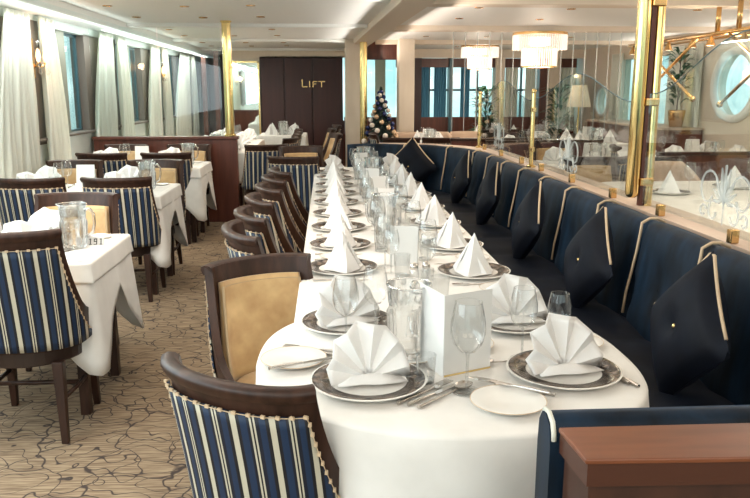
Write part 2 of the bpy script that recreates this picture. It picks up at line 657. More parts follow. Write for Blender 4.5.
t = .016
LH = .115
letters = [('letter', [(0, t, 0, LH * 1.25), (0, .095, 0, t)]),
           ('letter', [(.125, .125 + t, 0, LH)]),
           ('letter', [(.18, .18 + t, 0, LH), (.18, .26, LH - t, LH), (.18, .245, LH * .48, LH * .48 + t * .8)]),
           ('letter', [(.28, .39, LH - t, LH), (.324, .324 + t, 0, LH)])]
for nm, ss in letters:
    g = G()
    for (a, b, c_, d) in ss:
        stroke(g, -.455 + a * 1.12, -.455 + b * 1.12, LZ + c_, LZ + d)
    mesh(nm, g, 'gold', sg)
# cream pillar and doorway with tree
struct('wall_back.005', G().box(.30, .60, 11.9, 12.3, 0, CZ + .1), 'cream', bevel=.01)
struct('wall_back.006', G().box(.60, 1.30, 12.6, 12.7, 1.98, CZ + .1), 'mahogany')
struct('wall_back.007', G().box(1.12, 1.36, 11.9, 12.3, 0, CZ + .1), 'cream', bevel=.01)
# glazed back wall to the right
struct('wall_back.008', G().box(1.36, 1.45, BY - .3, BY, 0, CZ), 'mahogany')
struct('wall_back.009', G().box(.3, 5.0, BY + .6, BY + .7, 0, .9), 'mahogany')
wins = [(.35, 1.36), (1.62, 2.38), (2.45, 3.3), (3.45, 4.15), (4.55, 4.95)]
for i, (a, b) in enumerate(wins):
    struct('window_%d' % (20 + i), G().box(a, b, BY + .32, BY + .33, .7, 2.1), 'pane')
for i, x in enumerate((1.40, 2.38, 3.28, 4.15, 4.30)):
    wd = (.22, .07, .18, .14, .26)[i]
    struct('trim_%d' % (40 + i), G().box(x, x + wd, BY + .1, BY + .4, 0, CZ), ('cream', 'bluewin', 'cream', 'mahogany', 'cream')[i])
struct('trim_50', G().box(1.5, 4.9, BY + .28, BY + .36, 1.48, 1.52), 'bluewin')
struct('trim_51', G().box(.35, 4.9, BY + .2, BY + .36, .66, .98), 'mahogany')
struct('trim_53', G().box(1.62, 1.84, BY + .12, BY + .2, .66, 2.1), 'darkwall')
struct('trim_54', G().box(1.36, 4.9, BY + .2, BY + .36, 1.93, 2.1), 'mahogany')
g = G()
for x in (2.0, 2.66, 2.95, 3.55, 3.82, 4.5, 4.7):
    g.box(x, x + .03, BY + .28, BY + .36, .9, 2.0)
struct('trim_55', g, 'bluewin')
# right hand wall with portholes and openings
RX = 5.0
struct('wall_right', G().box(RX, RX + .15, -3, 17, 0, 1.0), 'beam')
struct('wall_right.001', G().box(RX, RX + .15, -3, 17, 2.0, CZ + .1), 'beam')


def wall_with_hole(name, y0, y1, cy, cz, ry, rz_):
    """vertical wall panel in the y-z plane with an elliptical hole"""
    nn = 48
    inner, outer = [], []
    for k in range(nn):
        a = 2 * math.pi * k / nn
        ca, sa = math.cos(a), math.sin(a)
        inner.append((cy + ry * ca, cz + rz_ * sa))
        tx = ((y1 - cy) / ca) if ca > 1e-6 else ((y0 - cy) / ca if ca < -1e-6 else 1e9)
        tz = ((2.0 - cz) / sa) if sa > 1e-6 else ((1.0 - cz) / sa if sa < -1e-6 else 1e9)
        tt = min(tx, tz)
        outer.append((cy + tt * ca, cz + tt * sa))
    g = G()
    g.grid([[(RX, y, z) for y, z in outer], [(RX, y, z) for y, z in inner], [(RX + .15, y, z) for y, z in inner]], True)
    return struct(name, g, 'beam')


wall_with_hole('wall_right.002', 8.0, 10.4, 9.2, 1.56, .52, .42)
wall_with_hole('wall_right.003', 13.2, 14.3, 13.75, 1.3, .30, .28)
for i, (a, b) in enumerate(((-3, 8.0), (10.4, 10.9), (12.9, 13.2), (14.3, 17))):
    struct('wall_right.%03d' % (i + 4), G().box(RX, RX + .15, a, b, 1.0, 2.0), 'beam')
for i, (a, b) in enumerate(((10.9, 11.9), (11.9, 12.9))):
    struct('window_%d' % (30 + i), G().box(RX + .05, RX + .06, a, b, 1.0, 2.0), 'pane')
struct('trim_52', G().box(RX, RX + .1, 11.86, 11.94, 1.0, 2.0), 'bluewin')


def make_porthole():
    r = empty('porthole')
    k = 40
    pts = [(-.02, math.cos(2 * math.pi * i / k) * .5, math.sin(2 * math.pi * i / k) * .41) for i in range(k)]
    mesh('porthole_ring', G().tube(pts, .05, 8, closed=True), 'ceiling', r, smooth=True)
    mesh('porthole_glass', G().add([(.06, p[1], p[2]) for p in pts], [tuple(range(k))]), 'pane', r)
    return r


PORT = Kind(make_porthole, 'porthole')
PORT.put((RX, 9.2, 1.56), 0, 'large oval porthole with thick white rim on the far side wall', 'portholes')
PORT.put((RX, 13.75, 1.3), 0, 'small bright oval porthole past the row of hanging strands', 'portholes', .62)
for i, (y0, y1) in enumerate(((10.55, 10.95), (12.75, 13.2), (7.2, 7.75), (10.0, 10.4))):
    rows = []
    for a in range(9):
        rows.append([(RX - .06 + .02 * math.sin(j * .9), y0 + (y1 - y0) * j / 40, 2.1 - 1.25 * a / 8) for j in range(41)])
    tag(mesh('curtain', G().grid(rows), 'curtain', smooth=True, solid=.004),
        'pale drape hanging on the far side wall, ' + ('between porthole and window', 'before the small porthole', 'this side of the big porthole', 'just past the big porthole')[i], 'curtain', 'drapes on the porthole side')

# downlights
def make_downlight():
    r = empty('downlight')
    mesh('trim_ring', G().lathe([(.028, 0), (.030, -.006), (.042, -.006), (.044, 0)], 20), 'gold', r, smooth=True)
    mesh('lamp_disc', G().lathe([(.0005, -.001), (.028, -.001)], 20), 'spotlamp', r)
    l = bpy.data.lights.new('downlight_beam', 'SPOT')
    l.energy, l.color, l.spot_size, l.spot_blend, l.shadow_soft_size = 15, WARM, R(125), .9, .03
    lo = bpy.data.objects.new('downlight_beam', l)
    lo.location = (0, 0, -.04)
    lo.parent = r
    COL.objects.link(lo)
    return r


def make_downlight_off():
    r = empty('downlight')
    mesh('trim_ring', G().lathe([(.026, 0), (.028, -.006), (.045, -.008), (.047, 0)], 20), 'gold', r, smooth=True)
    mesh('lamp_disc', G().lathe([(.0005, -.002), (.027, -.002)], 20), 'pier', r)
    return r


DLT = Kind(make_downlight, 'ceiling light')
DLO = Kind(make_downlight_off, 'ceiling light')
rows_x = [(-2.0, 'window side row'), (-1.3, 'aisle row'), (-.68, 'row above the chairs'), (1.45, 'row above the sofa'), (2.35, 'row past the glass screen'), (3.6, 'far side row')]
ys = [4.2, 5.6, 7.3, 8.4, 10.1, 11.2, 12.8, 13.8]
for (x, nm) in rows_x:
    for i, y in enumerate(ys):
        if y < 5 and abs(x) > .5:
            pass
        lit = i in (0, 2, 4, 5, 7) or (i in (3, 6) and x > 1)
        (DLT if lit else DLO).put((x, y + .2 * math.sin(x * 9), CZ + .06), 0,
                                  'small recessed %s ceiling light, %s along in the %s' % ('lit' if lit else 'brass-rimmed', ORD[i], nm), 'recessed ceiling lights')

# ---------------------------------------------------------------- low partition with brass pole and glass
t = empty('partition')
tag(t, 'low mahogany partition topped with glass behind the window-side tables', 'partition')
mesh('panel', G().box(-2.62, -1.02, 8.8, 8.9, 0, .95), 'mahogany', t, bevel=.004)
mesh('cap', G().box(-2.63, -1.0, 8.78, 8.92, .95, .985), 'mahogany', t, bevel=.006)
for i in range(2):
    mesh('glass_panel', G().box(-2.6 + i * .75, -1.87 + i * .70, 8.845, 8.855, .985, 2.18), 'screen', t)


def brass_pole(x, y, z0, z1, r, label):
    p = empty('brass_pole')
    p.location = (x, y, z0)
    mesh('shaft', G().cyl((0, 0, 0), (0, 0, z1 - z0), r, n=24), 'brass', p, smooth=True, angle=40)
    mesh('collar', G().lathe([(r * 1.0, 0), (r * 1.35, 0), (r * 1.35, .02), (r * 1.02, .03)], 24), 'brass', p, smooth=True, angle=40)
    mesh('collar', G().lathe([(r * 1.0, z1 - z0 - .02), (r * 1.25, z1 - z0 - .015), (r * 1.25, z1 - z0)], 24), 'brass', p, smooth=True, angle=40)
    tag(p, label, 'pole')
    return p


brass_pole(-1.10, 8.85, .985, CZ + .05, .05, 'polished brass pole standing on the end of the low mahogany partition')
brass_pole(.55, 11.4, 0, CZ, .055, 'polished brass pole beside the cream pillar and decorated tree')

# ---------------------------------------------------------------- chair
def make_chair(inner='goldvelvet', outer='stripes'):
    r = empty('tub_chair')
    zt, zb = .97, .43
    A, B = .245, .235
    nth, nz_ = 26, 14

    def thmax(z):
        k = (zt - z) / (zt - zb)
        return R(66 + 44 * max(0, k) ** 1.9)

    def P(u, z, off):
        """u in -1..1 round the back, back centre at -y"""
        th = u * thmax(z)
        k = (z - zb) / (zt - zb)
        a, b = A + .012 * k + off, B + off
        x = a * math.sin(th) * 1.02
        y = -b * (abs(math.cos(th)) ** .55) * (1 if math.cos(th) >= 0 else -1) - .095 * k ** 1.2 + .02
        return (x, y, z)

    def sheet(u0, u1, z0, z1, off, nu=nth, nv=nz_, uvk=False):
        rows, uvl = [], []
        for i in range(nv + 1):
            z = z0 + (z1 - z0) * i / nv
            rows.append([P(u0 + (u1 - u0) * j / nu, z, off) for j in range(nu + 1)])
            for j in range(nu + 1):
                u = u0 + (u1 - u0) * j / nu
                uvl.append((.5 + .5 * u * thmax(z) / thmax(zb), z))
        return rows, uvl

    # wooden shell: closed solid between outer and inner surface
    ro, _ = sheet(-1, 1, zb, zt, .016)
    ri, _ = sheet(-1, 1, zb, zt, -.016)
    g = G()
    g.grid(ro)
    g.grid([q[::-1] for q in ri])
    g.grid([ro[-1][::-1], ri[-1][::-1]])
    g.grid([ro[0], ri[0]])
    g.grid([[a[0] for a in ro][::-1], [a[0] for a in ri][::-1]])
    g.grid([[a[-1] for a in ro], [a[-1] for a in ri]])
    mesh('back_frame', g, 'wood', r, smooth=True, angle=50)
    # rounded rolled top rail
    pts = [P(-1 + 2 * j / 24, zt, .006) for j in range(25)]
    rail = G()
    rows = []
    for j, p in enumerate(pts):
        nx, ny = p[0], p[1]
        l_ = math.hypot(nx, ny)
        nx, ny = nx / l_, ny / l_
        rows.append([(p[0] + nx * a, p[1] + ny * a, p[2] + b) for a, b in ((.017, -.030), (.027, -.010), (.025, .004), (.010, .011), (-.010, .009), (-.022, .000), (-.024, -.016), (-.018, -.030))])
    rail.grid(rows, True)
    o_ = len(rail.v)
    rail.f.append(tuple(range(8)))
    rail.f.append(tuple(range(o_ - 8, o_))[::-1])
    mesh('top_rail', rail, 'wood', r, smooth=True, angle=60)
    # striped outside panel
    rows, uvl = sheet(-.86, .86, zb + .01, zt - .068, .024, 40, 12)
    mesh('striped_back', G().grid(rows), outer, r, smooth=True, uvs=uvl, solid=.008)
    # cream tacking along its edge
    g = G().tube([P(-.86, zb + .03 + i * (zt - zb - .12) / 14, .029) for i in range(15)] + [P(-.84 + j * .1292, zt - .068, .030) for j in range(14)] + [P(.86, zt - .09 - i * (zt - zb - .12) / 14, .029) for i in range(15)], .0014, 4)
    for i in range(15):
        z = zb + .03 + i * (zt - zb - .12) / 14
        for sgn in (-1, 1):
            p = P(sgn * .86, z, .028)
            g.box(p[0] - .004, p[0] + .004, p[1] - .003, p[1] + .003, z - .006, z + .006)
    for j in range(14):
        p = P(-.84 + j * .1292, zt - .068, .029)
        g.box(p[0] - .006, p[0] + .006, p[1] - .003, p[1] + .003, p[2] - .004, p[2] + .005)
    mesh('cream_stitching', g, 'piping', r)
    # inner upholstery
    rows, uvl = sheet(-.82, .82, zb + .03, zt - .068, -.032, 24, 10)
    mesh('back_cushion', G().grid(rows), inner, r, smooth=True, solid=.03)
    edge = []
    for i in range(13):
        edge.append(P(-.83, zb + .04 + (zt - zb - .13) * i / 12, -.040))
    for j in range(1, 20):
        edge.append(P(-.83 + 1.66 * j / 20, zt - .088, -.040))
    for i in range(13):
        edge.append(P(.83, zt - .09 - (zt - zb - .13) * i / 12, -.040))
    mesh('piping', G().tube(edge, .008, 6), 'goldpiping', r, smooth=True)
    # seat
    seat = [(.235 * math.sin(a), .02 - .225 * math.cos(a)) for a in [R(-115 + 230 * j / 22) for j in range(23)]]
    seat = [(x, y) for x, y in seat] + [(.215, .25), (-.215, .25)]
    mesh('seat_rail', G().prism(seat, .355, .43), 'seatwood', r, bevel=.008)
    cu = [(x * .95, y * .95 + .005) for x, y in seat]
    mesh('seat_cushion', G().prism(cu, .43, .485), inner, r, bevel=.02, smooth=True)
    for (x, y, dx, dy) in ((.19, .21, .012, .03), (-.19, .21, -.012, .03), (.17, -.15, .02, -.05), (-.17, -.15, -.02, -.05)):
        g = G()
        g.add([(x + dx - .015, y + dy - .015, 0), (x + dx + .015, y + dy - .015, 0), (x + dx + .015, y + dy + .015, 0), (x + dx - .015, y + dy + .015, 0),
               (x - .024, y - .024, .37), (x + .024, y - .024, .37), (x + .024, y + .024, .37), (x - .024, y + .024, .37)],
              [(3, 2, 1, 0), (4, 5, 6, 7), (0, 1, 5, 4), (1, 2, 6, 5), (2, 3, 7, 6), (3, 0, 4, 7)])
        mesh('leg', g, 'wood', r, bevel=.004)
    g = G()
    for s_ in (-1, 1):
        g.tube([(s_ * .185, -.17, .2), (s_ * .20, 0, .2), (s_ * .195, .22, .2)], .011, 6)
    g.tube([(-.197, .03, .2), (0, .03, .2), (.197, .03, .2)], .011, 6)
    mesh('stretcher', g, 'wood', r, smooth=True)
    return r


CH = Kind(make_chair, 'chair')


def chair(x, y, deg, label, group=None, sc=.93):
    """deg: the direction the sitter faces, 90 = +Y"""
    return CH.put((x, y, 0), R(deg - 90), label, group, sc)


# ---------------------------------------------------------------- cloths and tables
def rect_outline(x0, x1, y0, y1, rad, n=5, seg=9):
    pts = []
    cs = [(x1 - rad, y0 + rad, -90), (x1 - rad, y1 - rad, 0), (x0 + rad, y1 - rad, 90), (x0 + rad, y0 + rad, 180)]
    for i, (cx, cy, a0) in enumerate(cs):
        for k in range(n + 1):
            a = R(a0 + 90 * k / n)
            pts.append((cx + rad * math.cos(a), cy + rad * math.sin(a), math.cos(a), math.sin(a), math.sin(math.pi * k / n)))
        nx_, ny_, na = cs[(i + 1) % 4]
        p0 = pts[-1]
        a = R(na)
        q = (nx_ + rad * math.cos(a), ny_ + rad * math.sin(a))
        for k in range(1, seg):
            t_ = k / seg
            pts.append((p0[0] + (q[0] - p0[0]) * t_, p0[1] + (q[1] - p0[1]) * t_, p0[2], p0[3], 0))
    return pts


def spread_corners(pts, reach):
    """let the extra corner length fade out along the straight sides"""
    cs = [(p[0], p[1]) for p in pts if p[4] > .9]
    out = []
    for p in pts:
        d = min(math.hypot(p[0] - c_[0], p[1] - c_[1]) for c_ in cs)
        out.append((p[0], p[1], p[2], p[3], max(0, 1 - d / reach)))
    return out


def cloth(pts, z, drop, corner, flare, freq, label, amp=.012, seed=0, name='tablecloth'):
    rnd = random.Random(seed)
    ph = rnd.random() * 6
    n_ = len(pts)
    cx = sum(p[0] for p in pts) / n_
    rows = []
    s_ = 0
    ss = [0]
    for i in range(1, n_):
        s_ += math.hypot(pts[i][0] - pts[i - 1][0], pts[i][1] - pts[i - 1][1])
        ss.append(s_)
    # top ring inwards is closed with a face
    rows.append([(p[0] - p[2] * .03, p[1] - p[3] * .03, z + .002) for p in pts])
    rows.append([(p[0] - p[2] * .012, p[1] - p[3] * .012, z + .002) for p in pts])
    rows.append([(p[0] - p[2] * .003, p[1] - p[3] * .003, z + .0005) for p in pts])
    rows.append([(p[0] + p[2] * .003, p[1] + p[3] * .003, z - .0025) for p in pts])
    for k in range(0, 9):
        t_ = k / 8
        row = []
        for i, p in enumerate(pts):
            d = drop + corner * p[4]
            f = flare * t_ * (1 + 2.0 * p[4] ** 2) + amp * t_ ** .7 * (math.sin(ss[i] * freq + ph) + .5 * math.sin(ss[i] * freq * 2.3 + 1.3 * ph))
            f += .006
            row.append((p[0] + p[2] * f, p[1] + p[3] * f, z - .008 - d * t_ * (1 + .03 * math.sin(ss[i] * 3))))
        rows.append(row)
    g = G()
    g.grid(rows, True)
    g.f += [tuple(q) for q in tessellate_polygon([[Vector((p[0], p[1], 0)) for p in rows[0]]])]
    o = mesh(name, g, 'cloth', smooth=True, angle=85)
    k = o.modifiers.new('s', 'SOLIDIFY')
    k.thickness = .003
    k.offset = 1
    tag(o, label, 'tablecloth')
    return o


def table(x0, x1, y0, y1, label, ztop=.745):
    r = empty('dining_table')
    r.location = ((x0 + x1) / 2, (y0 + y1) / 2, 0)
    a, b = (x1 - x0) / 2, (y1 - y0) / 2
    mesh('table_top', G().box(-a + .01, a - .01, -b + .01, b - .01, ztop - .04, ztop - .004), 'wood', r)
    for sx in (-1, 1):
        for sy in (-1, 1):
            mesh('leg', G().box(sx * (a - .09) - .022, sx * (a - .09) + .022, sy * (b - .09) - .022, sy * (b - .09) + .022, 0, ztop - .04), 'wood', r)
    tag(r, label, 'table')


# ---------------------------------------------------------------- tableware
def make_fan():
    r = empty('napkin_fan')
    rows = []
    npl = 11
    for i in range(7):
        t_ = i / 6
        row = []
        for j in range(npl + 1):
            a = R(-92 + 184 * j / npl)
            R0 = .135 * (1 - .24 * abs(math.sin(a)) ** 2) * (1 if j % 2 else .94)
            rr = .012 + R0 * t_
            zz = (.016 if j % 2 else -.016) * (.25 + t_ * .9)
            x = rr * math.sin(a) * .98
            z = .012 + rr * math.cos(a) * 1.02
            row.append((x, zz - .02 * (math.sin(a) ** 2) * t_ + .03 * t_ * math.cos(a) * .5, max(z, .004)))
        rows.append(row)
    mesh('pleated_fan', G().grid(rows), 'napkin', r, smooth=True, angle=14, solid=.003)
    # folded foot that keeps it upright
    g = G()
    g.grid([[(-.09, -.045, .004), (-.03, -.035, .003), (.02, -.052, .003), (.095, -.05, .004)],
            [(-.085, -.01, .012), (-.03, -.008, .020), (.03, -.008, .022), (.085, -.01, .010)],
            [(-.075, .05, .012), (-.03, .065, .02), (.03, .065, .02), (.075, .05, .012)],
            [(-.08, .07, .003), (-.03, .09, .003), (.03, .09, .003), (.08, .07, .003)]])
    mesh('folded_base', g, 'napkin', r, smooth=True, solid=.003, angle=20)
    return r


def make_cone():
    r = empty('napkin_pyramid')
    g = G()
    # two leaning wings meeting in a ridge with an open front
    apex = (0, .0, .165)
    base = [(-.095, -.055), (-.035, -.03), (0, -.075), (.035, -.03), (.095, -.055), (.06, .06), (0, .085), (-.06, .06)]
    rows = []
    for i in range(7):
        t_ = i / 6
        row = []
        for (x, y) in base:
            w_ = 1 - t_ ** .9
            row.append((apex[0] * t_ + x * w_ + .006 * math.sin(t_ * 3) * (1 if x > 0 else -1), apex[1] * t_ + y * w_, .004 + apex[2] * t_))
        rows.append(row)
    g.grid(rows, True)
    mesh('folded_cone', g, 'napkin', r, smooth=True, angle=18)
    mesh('folded_flap', G().add([(-.10, -.06, .004), (.0, -.08, .006), (-.02, -.02, .12), (-.085, .03, .01), (.10, -.06, .004), (.02, -.02, .12), (.085, .03, .01)],
                                [(0, 1, 2, 3), (1, 4, 6, 5)]), 'napkin', r, solid=.004)
    return r


def make_charger():
    r = empty('charger_plate')
    mesh('plate', G().lathe([(.0005, .003), (.075, .003), (.085, .0), (.09, .003), (.140, .012), (.150, .017), (.152, .020), (.149, .021), (.14, .018), (.098, .010), (.088, .007), (.0005, .007)], 48), 'china', r, smooth=True, angle=60)
    mesh('patterned_rim', G().lathe([(.100, .0115), (.138, .0192), (.146, .0212)], 48), 'rim', r, smooth=True, solid=.001)
    return r


def make_side():
    r = empty('side_plate')
    mesh('plate', G().lathe([(.0005, .002), (.05, .002), (.055, 0), (.06, .002), (.088, .012), (.092, .015), (.089, .016), (.06, .007), (.0005, .006)], 40), 'china', r, smooth=True, angle=60)
    mesh('gilt_edge', G().tube([(.0915 * math.cos(a), .0915 * math.sin(a), .0155) for a in [2 * math.pi * j / 40 for j in range(40)]], .001, 4, closed=True), 'piping', r)
    return r


def wine(s_=1.0, hb=1.0):
    def b():
        r = empty('wine_glass')
        mesh('bowl', G().lathe([(.004, .095), (.018, .100), (.034, .118), (.041, .145), (.0405, .17), (.036, .195), (.031, .218)], 24), 'glass', r, smooth=True)
        mesh('rim', G().tube([(.031 * math.cos(a), .031 * math.sin(a), .218) for a in [2 * math.pi * j / 24 for j in range(24)]], .0009, 5, closed=True), 'glass', r, smooth=True)
        mesh('stem', G().lathe([(.0045, .004), (.0035, .02), (.0035, .08), (.005, .095)], 10), 'jugglass', r, smooth=True)
        mesh('foot', G().lathe([(.0005, .008), (.01, .005), (.034, .002), (.035, .0), (.0005, .0)], 24), 'glass', r, smooth=True)
        return r
    return b


def make_tumbler():
    r = empty('tumbler')
    mesh('wall', G().lathe([(.027, .0), (.028, .01), (.034, .095)], 20, mod=lambda a, z: 1 + .03 * math.cos(10 * a) * (1 if z < .06 else 0)), 'jugglass', r, smooth=True)
    mesh('base', G().lathe([(.0005, .001), (.027, .0), (.0275, .012), (.0005, .012)], 20), 'jugglass', r, smooth=True)
    return r


def make_jug():
    r = empty('water_jug')
    mod = lambda a, z: 1 + (.09 * abs(math.sin(5 * a)) if .015 < z < .135 else 0)
    mesh('body', G().lathe([(.0005, .004), (.046, .002), (.050, .012), (.051, .02), (.054, .05), (.057, .09), (.059, .13), (.058, .14), (.0565, .15), (.060, .165), (.062, .205), (.063, .21)], 60, mod=mod), 'cutglass', r, smooth=True)
    mesh('inner_wall', G().lathe([(.0005, .016), (.042, .016), (.048, .05), (.053, .13), (.055, .16), (.060, .209)], 30), 'glass', r, smooth=True)
    mesh('rim', G().tube([((.063 + .012 * max(0, math.cos(a + math.pi)) ** 6) * math.cos(a), (.063 + .0 * a) * math.sin(a), .21) for a in [2 * math.pi * j / 36 for j in range(36)]], .0028, 6, closed=True), 'cutglass', r, smooth=True)
    mesh('handle', G().tube([(.058, 0, .185), (.085, 0, .19), (.103, 0, .165), (.104, 0, .12), (.09, 0, .075), (.055, 0, .055)], [.008, .008, .007, .007, .007, .009], 8), 'cutglass', r, smooth=True)
    return r


def make_menu():
    r = empty('menu_card')
    for s_, nm in ((-1, 'front_leaf'), (1, 'back_leaf')):
        g = G().add([(-.055, s_ * .0 + 0, 0), (.0, 0, 0)], [])
        g = G()
        # standing booklet, spine vertical at x=-.0, leaves opening backwards
        c_, d = math.cos(R(24)), math.sin(R(24))
        w_ = .15
        ex, ey = (w_ * c_, w_ * d * 1.0) if s_ < 0 else (-w_ * .30, w_ * .95)
        g.box(0, 1, 0, 1, 0, 1)
        g.v = [(x * ex - y * .002 * (ey / w_), x * ey + y * .002 * (abs(ex) / w_), z * .225 + .002) for x, y, z in g.v]
        lf = mesh(nm, g, 'card', r)
        if s_ < 0:
            g2 = G().box(0, 1, 0, 1, 0, 1)
            g2.v = [(x * ex + .002 * ey / w_ - .0, x * ey - .0012 - y * .0006, z * .005 + .004) for x, y, z in g2.v]
            mesh('gold_edge', g2, 'brass', lf)
    return r


def make_tent():
    r = empty('menu_card')
    g = G()
    g.box(-.06, .06, 0, 1, 0, 1)
    g.v = [(x, -.035 + z * .035 + y * .002, z * .17 + .001) for x, y, z in g.v]
    mesh('front_leaf', g, 'card', r)
    g = G()
    g.box(-.06, .06, 0, 1, 0, 1)
    g.v = [(x, .035 - z * .033 + y * .002, z * .17 + .001) for x, y, z in g.v]
    mesh('back_leaf', g, 'card', r)
    return r


def cut(name, parts):
    def b():
        r = empty(name)
        for nm, g in parts():
            mesh(nm, g, 'steel', r, smooth=True, angle=60)
        return r
    return b


def knife_parts():
    h = G().tube([(0, -.10, .004), (0, -.06, .005), (0, -.01, .004), (0, 0, .003)], [.005, .0058, .004, .003], 8)
    b = G().box(-.006, .007, 0, .095, .002, .004)
    b.add([(-.006, .095, .002), (.007, .095, .002), (-.005, .12, .002), (-.006, .095, .004), (.007, .095, .004), (-.005, .12, .004)], [(0, 2, 1), (3, 4, 5), (0, 1, 4, 3), (1, 2, 5, 4), (2, 0, 3, 5)])
    return [('handle', h), ('blade', b)]


def fork_parts():
    h = G().tube([(0, -.10, .004), (0, -.06, .005), (0, .02, .004), (0, .035, .006)], [.0055, .005, .0025, .003], 8)
    b = G().box(-.011, .011, .035, .055, .004, .006)
    for k in range(4):
        x = -.011 + k * .0066
        b.box(x, x + .0025, .055, .10, .004 + .003, .006 + .003)
    return [('handle', h), ('tines', b)]


def spoon_parts():
    h = G().tube([(0, -.10, .004), (0, -.06, .005), (0, .02, .004), (0, .05, .006)], [.0055, .005, .0025, .003], 8)
    b = G().lathe([(.0005, .003), (.012, .004), (.018, .008), (.020, .012), (.018, .010), (.012, .0065), (.0005, .005)], 20)
    b.v = [(x, y * 1.5 + .075, z) for x, y, z in b.v]
    return [('handle', h), ('spoon_bowl', b)]


def make_salt():
    r = empty('salt_shaker')
    mesh('jar', G().lathe([(.0005, 0), (.015, 0), (.017, .005), (.014, .04), (.011, .048)], 14), 'jugglass', r, smooth=True)
    mesh('lid', G().lathe([(.0115, .046), (.013, .048), (.012, .062), (.0005, .068)], 14), 'steel', r, smooth=True)
    return r


K = {'fan': Kind(make_fan, 'napkin'), 'cone': Kind(make_cone, 'napkin'), 'charger': Kind(make_charger, 'plate'), 'side': Kind(make_side, 'plate'),
     'wine': Kind(wine(), 'wine glass'), 'tumbler': Kind(make_tumbler, 'glass'), 'jug': Kind(make_jug, 'jug'), 'menu': Kind(make_menu, 'menu'), 'tent': Kind(make_tent, 'menu'),
     'knife': Kind(cut('knife', knife_parts), 'knife'), 'fork': Kind(cut('fork', fork_parts), 'fork'), 'spoon': Kind(cut('spoon', spoon_parts), 'spoon'), 'salt': Kind(make_salt, 'shaker')}
TZ = .7535


def put(k, x, y, deg, label, group=None, z=TZ, sc=1, **kw):
    return K[k].put((x, y, z), R(deg), label, group, sc, **kw)


# ---------------------------------------------------------------- the long table
def long_outline():
    cx, cy, ra, rb, ne = .325, 2.06, .525, .52, 2.6
    x0, x1, y1 = -.11, .75, 7.55
    pts = []
    a_r = math.acos(((x1 - cx) / ra) ** (ne / 2))
    a_l = math.pi - math.acos(((cx - x0) / ra) ** (ne / 2))
    sg_ = lambda v, e: math.copysign(abs(v) ** e, v)
    n_ = 80
    span = (2 * math.pi + a_r) - a_l
    for k in range(n_ + 1):
        b = a_l + span * k / n_
        ne = 2.6 if math.cos(b) > 0 else (2.6 if math.sin(b) > 0 else 2.0)
        ux, uy = sg_(math.cos(b), 2 / ne), sg_(math.sin(b), 2 / ne)
        gx, gy = sg_(ux, ne - 1) / ra, sg_(uy, ne - 1) / rb
        gl = math.hypot(gx, gy)
        pts.append((cx + ra * ux, cy + rb * uy, gx / gl, gy / gl, 0))
    ys_ = pts[-1][1]
    for k in range(1, 90):
        pts.append((x1, ys_ + (y1 - .05 - ys_) * k / 90, 1, 0, 0))
    for k in range(6):
        b = R(90 * k / 5)
        pts.append((x1 - .05 + .05 * math.cos(b), y1 - .05 + .05 * math.sin(b), math.cos(b), math.sin(b), .6 * math.sin(math.pi * k / 5)))
    for k in range(1, 16):
        pts.append((x1 - .05 - (x1 - x0 - .1) * k / 16, y1, 0, 1, 0))
    for k in range(6):
        b = R(90 + 90 * k / 5)
        pts.append((x0 + .05 + .05 * math.cos(b), y1 - .05 + .05 * math.sin(b), math.cos(b), math.sin(b), .6 * math.sin(math.pi * k / 5)))
    yl = pts[0][1]
    for k in range(1, 90):
        pts.append((x0, y1 - .05 + (yl - y1 + .05) * k / 90, -1, 0, 0))
    return pts


cloth(long_outline(), .75, .44, .1, .014, 11, 'long white cloth draped over the round-ended banquet table', amp=.020, seed=3)
r = empty('dining_table')
tag(r, 'long round-ended dining table hidden under the white cloth beside the sofa', 'table')
pl = [(p[0] - p[2] * .012, p[1] - p[3] * .012) for p in long_outline()]
mesh('table_top', G().prism(pl, .70, .744), 'wood', r)
for y in (2.06, 3.6, 5.2, 6.9):
    mesh('pedestal', G().lathe([(.22, 0), (.22, .02), (.05, .05), (.04, .1), (.04, .69), (.12, .70)], 20, (.31, y, 0)), 'wood', r, smooth=True, angle=40)

